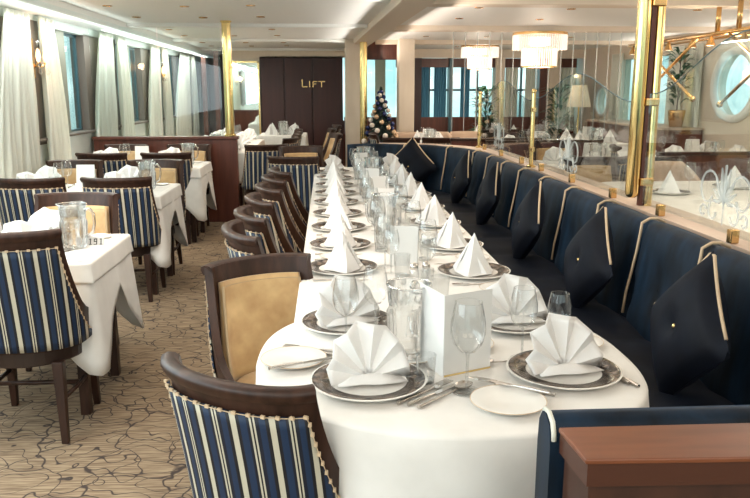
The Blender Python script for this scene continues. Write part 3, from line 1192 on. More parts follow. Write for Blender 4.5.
CX, SX = .06, .60
LY = [1.85, 2.36, 3.13, 3.62, 4.10, 4.58, 5.06, 5.52, 6.0, 6.5, 7.0]
RY = [1.89, 2.34, 3.03, 3.58, 4.20, 4.80, 5.42, 6.05, 6.65, 7.15]
for side, YS in (('chair', LY), ('sofa', RY)):
    for i, y in enumerate(YS):
        x = CX if side == 'chair' else SX
        if i == 0:
            x = .10 if side == 'chair' else .625
        last = i >= len(YS) - 1
        where = '%s %s-side place from the round table end' % (ORD[i], side)
        grp = ' on the long table'
        put('charger', x, y, 30 * i, 'white charger plate with dark patterned rim, %s' % where, 'charger plates' + grp)
        fan = i < 2 or last
        if fan:
            ang = {('chair', 0): 10, ('sofa', 0): 12, ('chair', 1): 18, ('sofa', 1): 0}.get((side, i), 0)
            put('fan', x, y - .0, ang + 4 * i,  'white pleated napkin fan, %s' % where, 'napkins' + grp, z=TZ + .008, sc=.98 if i < 2 else 1.0, rx=R(-9) if i < 2 else 0)
        else:
            put('cone', x, y, (80 if side == 'chair' else -70) + 17 * math.sin(i * 2), 'white napkin folded into a peak, %s' % where, 'napkins' + grp, z=TZ + .008, sc=.98)
        inn = 1 if side == 'chair' else -1
        if i > 1:
            put('fork', x - .02, y + .185 * (1 if side == 'chair' else -1), -90 * inn, 'steel fork, %s' % where, 'forks' + grp)
            put('knife', x - .02, y - .185 * (1 if side == 'chair' else -1), -90 * inn, 'steel knife, %s' % where, 'knives' + grp)
            put('side', x + inn * -.02 + (.0 if side == 'chair' else .03), y + (.24 if side == 'chair' else -.27), 0, 'small white side plate, %s' % where, 'side plates' + grp, sc=.85)
            put('wine', x + inn * .185, y + .06, 0, 'wine glass standing at the %s' % where, 'wine glasses' + grp)
            put('tumbler' if i % 2 else 'wine', x + inn * .20, y - .07, 0, 'second drinking glass standing at the %s' % where, 'second glasses' + grp, sc=.95 if i % 2 else .85)
# near places, set by hand
put('side', .43, 1.70, 0, 'side plate beside the fish knife at the round end', 'side plates on the long table')
put('side', -.10, 2.03, 0, 'side plate by the tub chair facing away at the round end', 'side plates on the long table')
put('side', .745, 2.13, 0, 'side plate near the sofa edge behind the near fan napkin', 'side plates on the long table', sc=.8)
put('side', .40, 2.13, 0, 'side plate half behind the big standing menu card', 'side plates on the long table', sc=.95)
put('side', .225, 2.05, 0, 'gilt-edged plate under the big ribbed water jug', 'side plates on the long table', sc=1.0)
put('spoon', .285, 1.76, -48, 'steel spoon beside the near chair-side charger', 'cutlery at the round end')
put('knife', .262, 1.775, -48, 'steel knife beside the near chair-side charger, next to the spoon', 'cutlery at the round end')
put('fork', .238, 1.785, -48, 'steel fork between near chair-side charger and the knife', 'cutlery at the round end')
put('knife', .455, 1.775, 55, 'steel fish knife lying across the edge of the round-end side plate', 'cutlery at the round end', z=TZ + .017)
put('fork', .475, 1.80, 58, 'steel fork lying beside the near sofa-side charger', 'cutlery at the round end')
put('spoon', .50, 1.99, 100, 'steel dessert spoon behind the near sofa-side charger', 'cutlery at the round end')
put('knife', .755, 1.88, 20, 'steel knife at the sofa edge beside the near charger', 'cutlery at the round end')
put('fork', .735, 1.90, 22, 'steel fork between the sofa edge knife and the charger', 'cutlery at the round end')
put('fork', -.04, 2.12, 70, 'steel fork by the gold-backed chair at the round end', 'cutlery at the round end')
put('knife', -.03, 2.09, 70, 'steel knife by the gold-backed chair at the round end', 'cutlery at the round end')
put('knife', -.07, 1.97, -66, 'steel butter knife on the tub chair side plate', 'cutlery at the round end', z=TZ + .017)
put('jug', .225, 2.05, 75, 'large ribbed glass water jug on a plate at the round end', 'water jugs', z=TZ + .007, sc=1.0)
put('menu', .30, 1.88, 0, 'tall white folded menu card with gold foot, biggest on the long table', 'menu cards on the long table')
put('wine', .345, 1.79, 0, 'wine glass in front of the big menu card', 'wine glasses at the round end', sc=1.08)
put('wine', .545, 2.02, 0, 'tall wine glass in front of the sofa-side second fan napkin', 'wine glasses at the round end', sc=.95)
put('wine', .66, 2.06, 0, 'short wine glass behind the near sofa-side fan napkin', 'wine glasses at the round end', sc=.82)
put('wine', .05, 2.17, 0, 'wine glass behind the near chair-side fan napkin', 'wine glasses at the round end', sc=.95)
put('wine', .145, 2.28, 0, 'wine glass just beside the big water jug', 'wine glasses at the round end', sc=.97)
put('tumbler', .25, 1.86, 0, 'small tumbler at the foot of the big menu card', 'tumblers in the middle of the long table', sc=.8)
for j, (x, y) in enumerate(((.33, 3.22), (.34, 4.5), (.33, 5.7), (.32, 7.15), (.36, 5.15), (.30, 6.5))):
    put('tent', x, y, (-12, 6, -8, 4, 15, 0)[j], 'white tent menu card standing midway on the long table, ' + ('at the third places', 'at the sixth chair-side place', 'past the eighth chair-side place', 'at the far end', 'at the seventh chair-side place', 'between far fans and the middle')[j], 'menu cards on the long table', sc=1.0)
for j, (x, y) in enumerate(((.40, 2.62), (.36, 2.74), (.30, 3.0), (.43, 3.3), (.25, 3.5), (.32, 3.72), (.40, 3.9), (.28, 4.2), (.40, 4.35), (.33, 4.85), (.27, 5.3), (.4, 5.5), (.3, 6.0), (.38, 6.3), (.27, 6.75), (.42, 6.9))):
    put('tumbler', x, y, 0, 'glass tumbler in the middle of the long table, %s counting from the round end' % (ORD[j] if j < 12 else ('thirteenth', 'fourteenth', 'fifteenth', 'sixteenth')[j - 12]), 'tumblers in the middle of the long table')
for j, (x, y) in enumerate(((.335, 2.88), (.385, 2.90), (.36, 5.0), (.31, 5.02))):
    put('salt', x, y, 0, ('salt shaker with steel lid before the third menu', 'pepper shaker with steel lid before the third menu', 'salt shaker with steel lid far along the long table', 'pepper shaker with steel lid far along the long table')[j], 'shakers on the long table', sc=1.3)
for j, (x, y) in enumerate(((.30, 3.95), (.36, 6.15), (.35, 7.35))):
    put('jug', x, y, 200, 'ribbed glass water jug %s' % ('midway between the second and third menu cards', 'beyond the middle of the long table', 'at the far end of the long table')[j], 'water jugs')

# chairs round the long table
chair(-.105, 1.87, 56, 'blue-striped tub chair facing the round table end, its back to us', 'tub chairs at the long table', .88)
chair(-.18, 2.74, -63, 'tub chair showing its gold velvet inside by the round table end', 'tub chairs at the long table', .87)
for i, (x, y, d) in enumerate(((-.15, 3.36, 16), (-.15, 3.82, 16), (-.15, 4.34, 16), (-.14, 4.86, 16), (-.14, 5.36, 16), (-.13, 5.86, 16))):
    chair(x, y, d, 'tub chair tucked under the long table, %s in the row from the gold-backed chair' % ORD[i], 'tub chairs at the long table')
chair(-.27, 7.2, 80, 'striped tub chair with its back to us beside the far half of the long table', 'tub chairs at the long table')
chair(-.24, 8.0, -80, 'tub chair just beyond the striped one at the far end of the long table', 'tub chairs at the long table')

# ---------------------------------------------------------------- window-side tables
def window_table(x1, y0, y1, nm, nset=2, sign=False, x0=-2.55, seed=1):
    table(x0, x1, y0, y1, 'dark wooden four-leg table under the white cloth of the %s window table' % nm)
    cloth(spread_corners(rect_outline(x0, x1, y0, y1, .02, 6, 30), .36), .75, .15, .36, .02, 11, 'white tablecloth with hanging corner on the %s window table' % nm, amp=.008, seed=seed)
    cloth(rect_outline(x0 + .1, x1 + .008, y0 - .010, y1 + .010, .015, 4, 14), .7515, .085, .0, .006, 8, 'small white top cloth laid over the tablecloth of the %s window table' % nm, amp=.003, seed=seed + 1, name='table_topper')
    of = nm + ' window table'
    ym = (y0 + y1) / 2
    for j, x in enumerate((x1 - .35, x1 - .98)):
        cl = ('aisle', 'window')[j]
        for s_, yy, sd in ((-1, y0 + .17, 'near'), (1, y1 - .17, 'far')):
            w_ = '%s half, %s side of the %s' % (cl, sd, of)
            put('charger', x, yy, 40, 'rimmed charger plate, ' + w_, 'chargers on the ' + of, sc=.93)
            put('fan', x, yy, 180 if s_ < 0 else 0, 'white fan napkin, ' + w_, 'napkins on the ' + of, z=TZ + .008, sc=1.0)
            put('wine', x + .19, yy - s_ * .12, 0, 'wine glass, ' + w_, 'wine glasses on the ' + of, sc=.98)
            put('tumbler', x + .10, yy - s_ * .16, 0, 'glass tumbler, ' + w_, 'tumblers on the ' + of)
            put('fork', x - .18, yy, 0, 'steel fork, ' + w_, 'forks on the ' + of)
            put('spoon', x + .18, yy, 0, 'steel spoon, ' + w_, 'spoons on the ' + of)
    put('jug', x1 - .155, ym - .03, -10, 'ribbed glass water jug near the aisle edge of the ' + of, 'water jugs', sc=1.02)
    put('tent', x1 - .62, ym, 0, 'white tent menu card in the middle of the ' + of, 'menu cards on window tables', sc=1.12)
    put('side', x1 - .12, y1 - .12, 0, 'side plate at the aisle corner of the ' + of, 'side plates on window tables', sc=.75)


window_table(-1.06, 3.36, 4.04, 'nearest-to-us'.replace('nearest-to-us', 'first'), seed=5)
window_table(-1.21, 5.52, 6.28, 'second', seed=9)
window_table(-1.25, 7.52, 8.24, 'third', seed=12)

# number card on the first table
r = empty('table_number')
r.location = (-1.135, 3.74, TZ)
r.rotation_euler = (0, 0, R(4))
tag(r, 'small folded card with the number 191 at the aisle end of the first window table', 'table number')
g = G().box(-.04, .04, 0, 1, 0, 1)
g.v = [(x, -.02 + z * .02 + y * .0015, z * .04) for x, y, z in g.v]
mesh('card', g, 'card', r)
t = .0045


def dig(ch, ox):
    g = G()
    f = lambda a, b, c_, d: g.add([(ox + a, -.0205 + c_ * .5, c_), (ox + b, -.0205 + c_ * .5, c_), (ox + b, -.0205 + d * .5, d), (ox + a, -.0205 + d * .5, d)], [(0, 1, 2, 3)])
    if ch == '1':
        f(.006, .006 + t, .006, .034)
        f(.002, .006, .029, .0325)
        f(.002, .0145, .006, .009)
    else:
        f(.0, .016, .030, .034)
        f(.0, .016, .018, .022)
        f(.0, t, .018, .034)
        f(.016 - t, .016, .006, .034)
        f(.0, .016, .006, .0095)
    return g


for ch, ox in (('1', -.034), ('9', -.010), ('1', .016)):
    mesh('digit', dig(ch, ox), 'black', r)

# chairs at window tables
chair(-1.33, 3.33, 90, 'striped tub chair at the near side of the first window table', 'chairs at the window tables', .97)
chair(-1.45, 4.26, -90, 'gold-backed tub chair facing us across the first window table', 'chairs at the window tables')
for nm, xs, y, d in (('second', (-1.46, -2.05), 5.58, 90), ('third', (-1.55, -2.16), 7.70, 90)):
    for j, x in enumerate(xs):
        chair(x, y, d, 'striped tub chair with its back to us at the %s window table, %s seat' % (nm, ('aisle', 'window')[j]), 'chairs at the window tables')
for nm, xs, y, d in (('second', (-1.47, -2.15), 6.44, -90), ('third', (-1.52, -2.2), 8.36, -90)):
    for j, x in enumerate(xs):
        chair(x, y, d, 'gold-backed tub chair facing us at the %s window table, %s seat' % (nm, ('aisle', 'window')[j]), 'chairs at the window tables')

# ---------------------------------------------------------------- tables beyond the partition
def far_table(x0, x1, y0, y1, nm, seed, menu=True, rot=0):
    table(x0, x1, y0, y1, 'dark table standing under the white cloth of the ' + nm)
    cloth(rect_outline(x0, x1, y0, y1, .03, 4, 12), .75, .35, .08, .02, 16, 'white tablecloth on the ' + nm, seed=seed)
    rnd = random.Random(seed)
    k = 0
    ny_ = max(1, int((y1 - y0) / .45))
    for j in range(ny_):
        yy = y0 + (j + .5) * (y1 - y0) / ny_
        for s_, x in ((0, x0 + .2), (1, x1 - .2)):
            w_ = '%s place on its %s side, %s' % (ORD[j], ('window', 'sofa')[s_], nm)
            put('fan' if rnd.random() < .6 else 'cone', x, yy, rnd.choice((0, 20, -15)), 'white folded napkin, ' + w_, 'napkins on the ' + nm, sc=1.1)
            put('wine', x + (.17 if s_ == 0 else -.17), yy + .05, 0, 'wine glass, ' + w_, 'wine glasses on the ' + nm)
            put('tumbler', x + (.15 if s_ == 0 else -.15), yy - .1, 0, 'tumbler, ' + w_, 'tumblers on the ' + nm)
    if menu:
        put('tent', (x0 + x1) / 2, (y0 + y1) / 2, rot, 'white menu card on the ' + nm, 'menu cards beyond the partition', sc=1.25)
        put('jug', (x0 + x1) / 2, y0 + .25, 0, 'glass water jug on the ' + nm, 'water jugs')


far_table(-1.75, -.98, 9.35, 12.1, 'cloth table just beyond the partition', 21)
far_table(-1.15, -.35, 12.9, 13.9, 'table in front of the lift wall', 22)
for i, (x, y, d) in enumerate(((-.72, 8.75, 104), (-.68, 9.85, 165), (-.66, 10.5, 180), (-.66, 11.2, 180), (-.68, 11.9, 180))):
    chair(x, y, d, 'dark tub chair on the aisle beyond the partition, %s from the front' % ORD[i], 'chairs beyond the partition')
for i, (x, y, d) in enumerate(((-.10, 10.6, 190), (-.16, 12.0, 185), (-.06, 13.2, 190))):
    chair(x, y, d, 'dark chair seen edge-on in front of the lift wall, %s from the front' % ORD[i], 'chairs by the lift wall')

# ---------------------------------------------------------------- banquette sofa
PATH = [(.42, 1.20), (.60, 1.20), (.85, 1.215), (1.05, 1.27), (1.22, 1.38), (1.34, 1.55), (1.40, 1.78), (1.42, 2.05)]
PATH += [(1.42 + .0 * y, y) for y in [2.05 + .28 * k for k in range(1, 19)]]
PATH += [(1.40, 7.35), (1.33, 7.65), (1.20, 7.93), (1.02, 8.15), (.80, 8.28), (.55, 8.33), (.22, 8.34)]


def resample(path, step):
    out = [Vector(path[0])]
    acc = 0
    for a, b in zip(path[:-1], path[1:]):
        a, b = Vector(a), Vector(b)
        l_ = (b - a).length
        d = step - acc
        while d <= l_:
            out.append(a + (b - a) * (d / l_))
            d += step
        acc = (acc + l_) % step
    return out


RP = resample(PATH, .0475)


def nrm(i):
    a, b = RP[max(0, i - 2)], RP[min(len(RP) - 1, i + 2)]
    t_ = (b - a).normalized()
    return Vector((-t_.y, t_.x))   # towards the table


SEG = 12          # samples per channel, .57 m
sofa = empty('banquette_sofa')
tag(sofa, 'long navy velvet banquette with cream piping curving round the long table', 'sofa')
# back: profile offset (towards table +), z
prof = [(-.135, .30), (-.135, .86), (-.125, .905), (-.09, .925), (-.05, .925), (-.015, .905), (.0, .87), (.012, .78), (.03, .68), (.05, .58), (.06, .48), (.06, .44)]
start = 0
while start < len(RP) - 2:
    end = min(start + SEG, len(RP) - 1)
    if len(RP) - 1 - end < 4:
        end = len(RP) - 1
    rows = []
    for i in range(start, end + 1):
        t_ = (i - start) / max(1, end - start)
        bul = math.sin(math.pi * t_) ** .45
        p, nn = RP[i], nrm(i)
        row = []
        for q, (o_, z) in enumerate(prof):
            front = q >= 5
            k = .028 * (bul - 1) if front else 0
            zz = z + (.012 * (bul - 1) if 2 <= q <= 6 else 0)
            # tufting buttons
            if front:
                for (tu, tz) in ((.5, .66), (.0, .56), (1., .56)):
                    dd = ((t_ - tu) * .57) ** 2 + (z - tz) ** 2
                    k -= .03 * math.exp(-dd / .0035)
            row.append((p.x + nn.x * (o_ + k), p.y + nn.y * (o_ + k), zz))
        rows.append(row)
    g = G().grid(rows)
    nr = len(prof)
    g.f.append(tuple(range(nr)))
    g.f.append(tuple(range(len(g.v) - nr, len(g.v)))[::-1])
    seg = mesh('back_cushion', g, 'velvet', sofa, smooth=True, angle=70, sub=1)
    # piping along the seam
    pp = []
    p, nn = RP[start], nrm(start)
    for (o_, z) in prof[2:-1]:
        k = -.012 if z < .9 else 0
        pp.append((p.x + nn.x * (o_ + k), p.y + nn.y * (o_ + k), z + .0))
    mesh('piping', G().tube(pp, .0065, 6), 'piping', seg, smooth=True)
    mid = (start + end) // 2
    p, nn = RP[mid], nrm(mid)
    mesh('button', G().ball((p.x + nn.x * .010, p.y + nn.y * .010, .66), .013, 8, 6), 'velvet', seg, smooth=True)
    start = end
# end piping of the near end
p, nn = RP[0], nrm(0)
# seat
rows = []
spf = [(.03, .40), (.03, .455), (.10, .468), (.40, .468), (.455, .455), (.47, .42), (.465, .34), (.45, .30)]
IDX = [i for i in range(len(RP)) if RP[i].y > 1.75 or RP[i].x > 1.2]
i0 = IDX[0]
for i in range(i0, len(RP)):
    p, nn = RP[i], nrm(i)
    k = 1 - .03 * abs(math.cos(math.pi * (i - i0) / SEG)) ** 12
    kk = 1 if 1.9 < p.y < 7.4 else .82
    rows.append([(p.x + nn.x * o_ * kk, p.y + nn.y * o_ * kk, z * k) for o_, z in spf])
mesh('seat', G().grid(rows), 'darkvelvet', sofa, smooth=True, angle=60)
rows = []
for i in range(i0, len(RP)):
    p, nn = RP[i], nrm(i)
    kk = 1 if 1.9 < p.y < 7.4 else .82
    rows.append([(p.x + nn.x * o_ * kk, p.y + nn.y * o_ * kk, z) for o_, z in ((.0, .0), (.42, 0), (.42, .34), (.0, .34))])
mesh('plinth', G().grid(rows, True), 'seatwood', sofa)
rows = []
for i in range(len(RP)):
    p, nn = RP[i], nrm(i)
    rows.append([(p.x + nn.x * o_, p.y + nn.y * o_, z) for o_, z in ((-.135, .0), (.0, 0), (.0, .45), (-.135, .45))])
mesh('back_base', G().grid(rows, True), 'seatwood', sofa)


# cushions
def make_cushion():
    r = empty('scatter_cushion')
    n_ = 14
    S = .205
    for sgn, nm in ((1, 'front_cover'), (-1, 'back_cover')):
        rows = []
        for i in range(n_ + 1):
            row = []
            for j in range(n_ + 1):
                a, b = -1 + 2 * i / n_, -1 + 2 * j / n_
                h_ = .075 * (max(0, (1 - a ** 2)) * max(0, (1 - b ** 2))) ** .42
                pin = 1 - .07 * ((1 - a * a) * abs(b) ** 3 + (1 - b * b) * abs(a) ** 3)
                h_ -= .03 * math.exp(-(a * a + b * b) / .03)
                x, y = a * S * pin, b * S * pin
                # turn by 45 degrees, standing in the y-z plane
                row.append((sgn * h_, (x - y) * .7071, (x + y) * .7071))
            rows.append(row)
        mesh(nm, G().grid(rows), 'darkvelvet', r, smooth=True)
    edge = []
    for k in range(-1, 19):
        t_ = (k + 10.5) / 10
        sd = int(t_)
        f = (t_ - sd) * 2 - 1
        a, b = ((f, -1), (1, f), (-f, 1), (-1, -f))[sd]
        pin = 1 - .07 * ((1 - a * a) * abs(b) ** 3 + (1 - b * b) * abs(a) ** 3)
        edge.append((0, (a * S * pin - b * S * pin) * .7071, (a * S * pin + b * S * pin) * .7071))
    mesh('piping', G().tube(edge, .006, 6), 'piping', r, smooth=True)
    mesh('button', G().ball((-.048, 0, 0), .011, 8, 6), 'brass', r, smooth=True)
    return r


CUS = Kind(make_cushion, 'cushion')
for i, y in enumerate((2.46, 3.52, 4.60, 5.85, 7.0)):
    CUS.put((1.245 + .012 * (i % 2), y, .685), R(3 * math.sin(i * 2)), 'dark navy corner-up cushion leaning on the sofa, %s from the mahogany cabinet' % ORD[i], 'scatter cushions on the banquette', 1, ry=R(14))
CUS.put((.88, 8.02, .70), R(62), 'dark navy corner-up cushion in the far curve of the sofa', 'scatter cushions on the banquette', 1.1, ry=R(12))

# near end cabinet in reddish wood behind the sofa end
cab = empty('side_cabinet')
tag(cab, 'reddish mahogany cabinet with flat top behind the blue sofa end', 'cabinet')
top = [(.345, 1.052), (.352, .948), (.75, .935), (1.2, .95), (1.55, .98), (1.75, 1.05), (1.62, 1.2), (1.3, 1.085), (1.0, 1.06), (.65, 1.05)]
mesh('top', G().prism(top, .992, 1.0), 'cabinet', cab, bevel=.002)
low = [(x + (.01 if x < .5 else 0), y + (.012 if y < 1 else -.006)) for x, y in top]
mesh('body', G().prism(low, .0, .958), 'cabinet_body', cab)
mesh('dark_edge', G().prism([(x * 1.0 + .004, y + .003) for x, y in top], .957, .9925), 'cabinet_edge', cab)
# end post of the sofa: blue return with cream piping
ret = G()
rows = []
for i in range(0, 9):
    x = .325 + .0 * i
rows = []
for k in range(30):
    x = .338 + k * .045
    y = 1.075 + .0 * k + max(0, x - 1.0) ** 2 * .28
    rows.append([(x, y + a, z) for a, z in ((-.008, .3), (-.008, .96), (.0, .992), (.02, 1.002), (.04, 1.0), (.055, .98), (.06, .94), (.06, .3))])
g = G().grid(rows)
g.f.append(tuple(range(8)))
g.f.append(tuple(range(len(g.v) - 8, len(g.v)))[::-1])
mesh('end_cushion', g, 'velvet', sofa, smooth=True, angle=60)
mesh('piping', G().tube([(.342, 1.072 + a, z) for a, z in ((-.010, .972), (-.008, .985), (.0, .999), (.02, 1.007), (.04, 1.004), (.056, .984))], .004, 6), 'curtain', sofa, smooth=True)

# ---------------------------------------------------------------- ledge and glass screen behind the sofa
lp = []
for off in (-.14, -.34):
    row = []
    for i in range(0, len(RP), 2):
        p, nn = RP[i], nrm(i)
        if p.y < 1.9 or p.x < .5:
            continue
        row.append((p.x + nn.x * off, p.y + nn.y * off))
    lp.append(row)
g = G()
for z0, z1, o1 in ((.885, .915, 0),):
    a, b = lp
    rows = [[(a[i][0], a[i][1], z0), (b[i][0], b[i][1], z0), (b[i][0], b[i][1], z1), (a[i][0], a[i][1], z1)] for i in range(len(a))]
    g.grid(rows, True)
struct('trim_64', g, 'ledge')
g = G()
rows = [[(a[i][0], a[i][1], 0), ((a[i][0] * .3 + b[i][0] * .7), (a[i][1] * .3 + b[i][1] * .7), 0), ((a[i][0] * .3 + b[i][0] * .7), (a[i][1] * .3 + b[i][1] * .7), .885), (a[i][0], a[i][1], .885)] for i in range(len(a))]
g.grid(rows, True)
struct('wall_right.020', g, 'mahogany')
GX = 1.575
LZ0 = .915


def glass_screen(y0, y1, z_lo, z_hi, label):
    r = empty('glass_screen')
    tag(r, label, 'glass screen', 'etched glass screens on the ledge')
    n_ = 24
    prof_ = [(y0 + (y1 - y0) * k / n_, z_lo + (z_hi - z_lo) * (.5 - .5 * math.cos(2 * math.pi * k / n_))) for k in range(n_ + 1)]
    g = G()
    g.grid([[(GX, y, LZ0 + .03) for y, z in prof_], [(GX, y, z) for y, z in prof_]])
    mesh('glass_pane', g, 'screen', r, solid=.008)
    mesh('polished_edge', G().tube([(GX, y, z) for y, z in prof_], .0028, 6), 'bluewin', r, smooth=True)
    cy = (y0 + y1) / 2 + .08
    # etched palmette: scrolls and leaves fanning from a stem
    g = G()
    q = lambda a, b: (GX - .007, cy + a * .8, .99 + b * .85)
    g.tube([q(0, -.02), q(0, .26)], [.003, .006], 4)
    for s_ in (-1, 1):
        for k in range(4):
            a = R(14 + 24 * k)
            ln = .17 - .022 * k
            g.tube([q(0, .07 + .01 * k), q(s_ * ln * .5 * math.sin(a), .08 + ln * .5 * math.cos(a)), q(s_ * ln * math.sin(a), .08 + ln * math.cos(a))], [.003, .011, .003], 5)
        for (rad, x_, z_, a0) in ((.10, .16, .13, 150), (.055, .10, .03, 120), (.035, .20, .02, 160)):
            pts = []
            for k in range(16):
                a = R(a0 - 300 * k / 15)
                rr = rad * (1 - .5 * k / 15)
                pts.append(q(s_ * (x_ + rr * math.cos(a)), z_ + rr * math.sin(a)))
            g.tube(pts, .0055, 4)
    mesh('etched_pattern', g, 'etch', r)
    for k in (.12, .5, .88):
        y = y0 + (y1 - y0) * k
        c_ = mesh('clamp', G().box(GX - .018, GX + .018, y - .018, y + .018, LZ0, LZ0 + .055), 'gold', r, bevel=.005)
    return r


glass_screen(3.86, 5.74, 1.44, 1.60, 'etched clear glass screen with wavy top between the tall pole and the next post')
glass_screen(5.86, 7.80, 1.42, 1.58, 'etched clear glass screen between the two slim brass posts')
glass_screen(1.95, 3.68, 1.48, 1.72, 'etched clear glass screen beside the cabinet end, closest along the ledge')


def post(x, y, z1, r, label):
    p = empty('brass_post')
    p.location = (x, y, LZ0)
    mesh('shaft', G().cyl((0, 0, 0), (0, 0, z1 - LZ0), r, n=16), 'brass', p, smooth=True, angle=40)
    mesh('finial', G().ball((0, 0, z1 - LZ0), r * 1.25, 12, 8), 'brass', p, smooth=True)
    mesh('flange', G().lathe([(.0005, 0), (r * 2.1, 0), (r * 2.1, .012), (r * 1.2, .02)], 16), 'brass', p, smooth=True, angle=40)
    for z in (.12, .42):
        mesh('clamp', G().box(-.012, .012, -.05, .05, z, z + .035), 'gold', p, bevel=.004)
    tag(p, label, 'post', 'slim brass screen posts')


post(GX, 5.8, 1.49, .017, 'slim brass post between the glass screens, nearer the tall double pole')
post(GX, 7.85, 1.47, .017, 'slim brass post between the glass screens, nearer the far sofa curve')
# tall double pole
p = empty('brass_pole')
p.location = (1.565, 3.80, 0)
tag(p, 'tall double brass pole with clamps rising from the ledge to the ceiling', 'pole')
mesh('front_tube', G().lathe([(.0005, .955), (.018, .958), (.030, .968), (.034, .985), (.034, CZ + .06)], 24), 'brass', p, smooth=True, angle=60)
mesh('rear_tube', G().cyl((.085, .0, .915), (.085, .0, CZ + .06), .022, n=20), 'brass', p, smooth=True, angle=40)
mesh('core_post', G().box(.036, .062, -.01, .02, .915, CZ + .06), 'mahogany', p, bevel=.004)
for z in (1.02, 1.42, 1.9):
    mesh('clamp', G().box(.03, .10, -.03, .0, z, z + .04), 'gold', p, bevel=.006)

# ---------------------------------------------------------------- room past the glass screen
g = G()
table(2.25, 3.4, 3.5, 6.2, 'large dark table under the white cloth past the glass screen')
cloth(rect_outline(2.25, 3.4, 3.5, 6.2, .12, 6, 18), .75, .4, .05, .02, 14, 'white cloth on the large table right past the glass screen', seed=31)
for i, (x, y) in enumerate(((2.5, 3.9), (3.1, 4.3), (2.5, 5.4), (3.15, 5.7))):
    put('charger', x, y, 0, 'charger plate on the large table past the screen, %s from us' % ORD[i], 'plates past the screen')
    put('wine', x + .2, y + .1, 0, 'wine glass on the large table past the screen, %s from us' % ORD[i], 'glasses past the screen')
    put('cone', x, y, 40 * i, 'folded napkin on the large table past the screen, %s from us' % ORD[i], 'napkins past the screen', z=TZ + .008)
far_table(2.15, 3.3, 7.35, 8.15, 'cross table second past the glass screen', 33, rot=10)
far_table(3.5, 4.6, 7.6, 8.9, 'table by the big porthole', 34)
far_table(2.2, 3.4, 9.6, 10.3, 'cross table third past the glass screen', 35)
far_table(1.1, 1.75, 10.2, 11.2, 'small table behind the far sofa curve', 36)
far_table(3.45, 4.3, 10.6, 11.8, 'table by the far side windows', 37)
far_table(2.3, 3.3, 12.2, 13.0, 'table before the glazed back wall', 38)
for i, (x0, x1, y) in enumerate(((1.85, 3.0, 8.75), (1.5, 2.6, 9.15), (3.1, 4.3, 6.95))):
    r = empty('low_partition')
    tag(r, 'low dark mahogany room divider past the glass screen, ' + ('behind the second cross table', 'just behind the far sofa curve', 'before the porthole table')[i], 'partition', 'low dividers')
    mesh('panel', G().box(x0, x1, y, y + .07, 0, .90), 'mahogany', r)
    mesh('cap', G().box(x0 - .01, x1 + .01, y - .015, y + .085, .90, .93), 'wood', r, bevel=.005)
spots = [(2.5, 7.0, 90), (3.05, 7.05, 90), (2.0, 7.75, 0), (3.75, 7.35, 90), (4.3, 7.35, 90), (2.6, 8.5, -90), (3.4, 8.1, 0), (2.5, 9.3, 90), (3.1, 9.3, 90), (2.5, 10.6, -90), (.95, 9.9, 90), (1.45, 9.9, 90), (3.2, 11.2, 0), (2.6, 11.9, 90), (3.05, 11.9, 90), (.90, 10.7, 0), (3.75, 6.5, 180), (2.35, 6.45, -90)]
for i, (x, y, d) in enumerate(spots):
    chair(x, y, d, 'dark tub chair past the glass screen, ' + ('cross table two, first', 'cross table two, second', 'cross table two, sofa end', 'porthole table, first', 'porthole table, second', 'behind cross table two', 'gap seat', 'cross table three, first', 'cross table three, second', 'behind cross table three', 'small table, first', 'small table, second', 'by the side windows', 'before the glazed wall, first', 'before the glazed wall, second', 'small table side', 'large table, end seat by the wall', 'large table, far end')[i], 'chairs past the glass screen')
# tan shell chairs
def make_shell():
    r = empty('shell_chair')
    rows = []
    for i in range(9):
        z = .45 + .42 * i / 8
        m_ = R(110 - 60 * (i / 8) ** 2)
        rows.append([(.27 * math.sin(m_ * (-1 + 2 * j / 20)), -.25 * math.cos(m_ * (-1 + 2 * j / 20)) - .06 * i / 8, z) for j in range(21)])
    mesh('backrest', G().grid(rows), 'beigeleather', r, smooth=True, solid=.05)
    mesh('seat', G().lathe([(.0005, .36), (.24, .36), (.255, .40), (.25, .45), (.0005, .47)], 24), 'beigeleather', r, smooth=True)
    for x in (-.17, .17):
        for y in (-.17, .17):
            mesh('leg', G().cyl((x, y, 0), (x * .9, y * .9, .37), .012, .018, 8), 'wood', r)
    return r


SH = Kind(make_shell, 'chair')
for i, (x, y, d) in enumerate(((3.05, 6.42, -75), (3.65, 5.3, 180), (1.25, 11.45, -90), (1.65, 11.5, -90), (2.15, 11.6, -90))):
    SH.put((x, y, 0), R(d - 90), 'rounded tan leather chair ' + ('at the far end of the large table past the screen', 'on the wall side of the large table past the screen', 'behind the small table, first of three', 'behind the small table, second of three', 'behind the small table, third of three')[i], 'tan leather chairs')

# dark panelled bay and service counter on the far side
r = empty('service_counter')
tag(r, 'dark service counter along the far side wall between the portholes', 'counter')
mesh('body', G().box(4.45, 4.98, 9.9, 12.9, 0, .98), 'mahogany', r)
mesh('worktop', G().box(4.42, 4.99, 9.88, 12.92, .98, 1.01), 'ledge', r, bevel=.004)
r = empty('wall_picture')
tag(r, 'framed pale picture on the wall above the porthole table', 'picture')
mesh('picture_frame', G().box(4.95, 4.99, 7.85, 8.3, 1.3, 1.75), 'wood', r)
mesh('picture_sheet', G().box(4.94, 4.951, 7.9, 8.25, 1.35, 1.7), 'card', r)


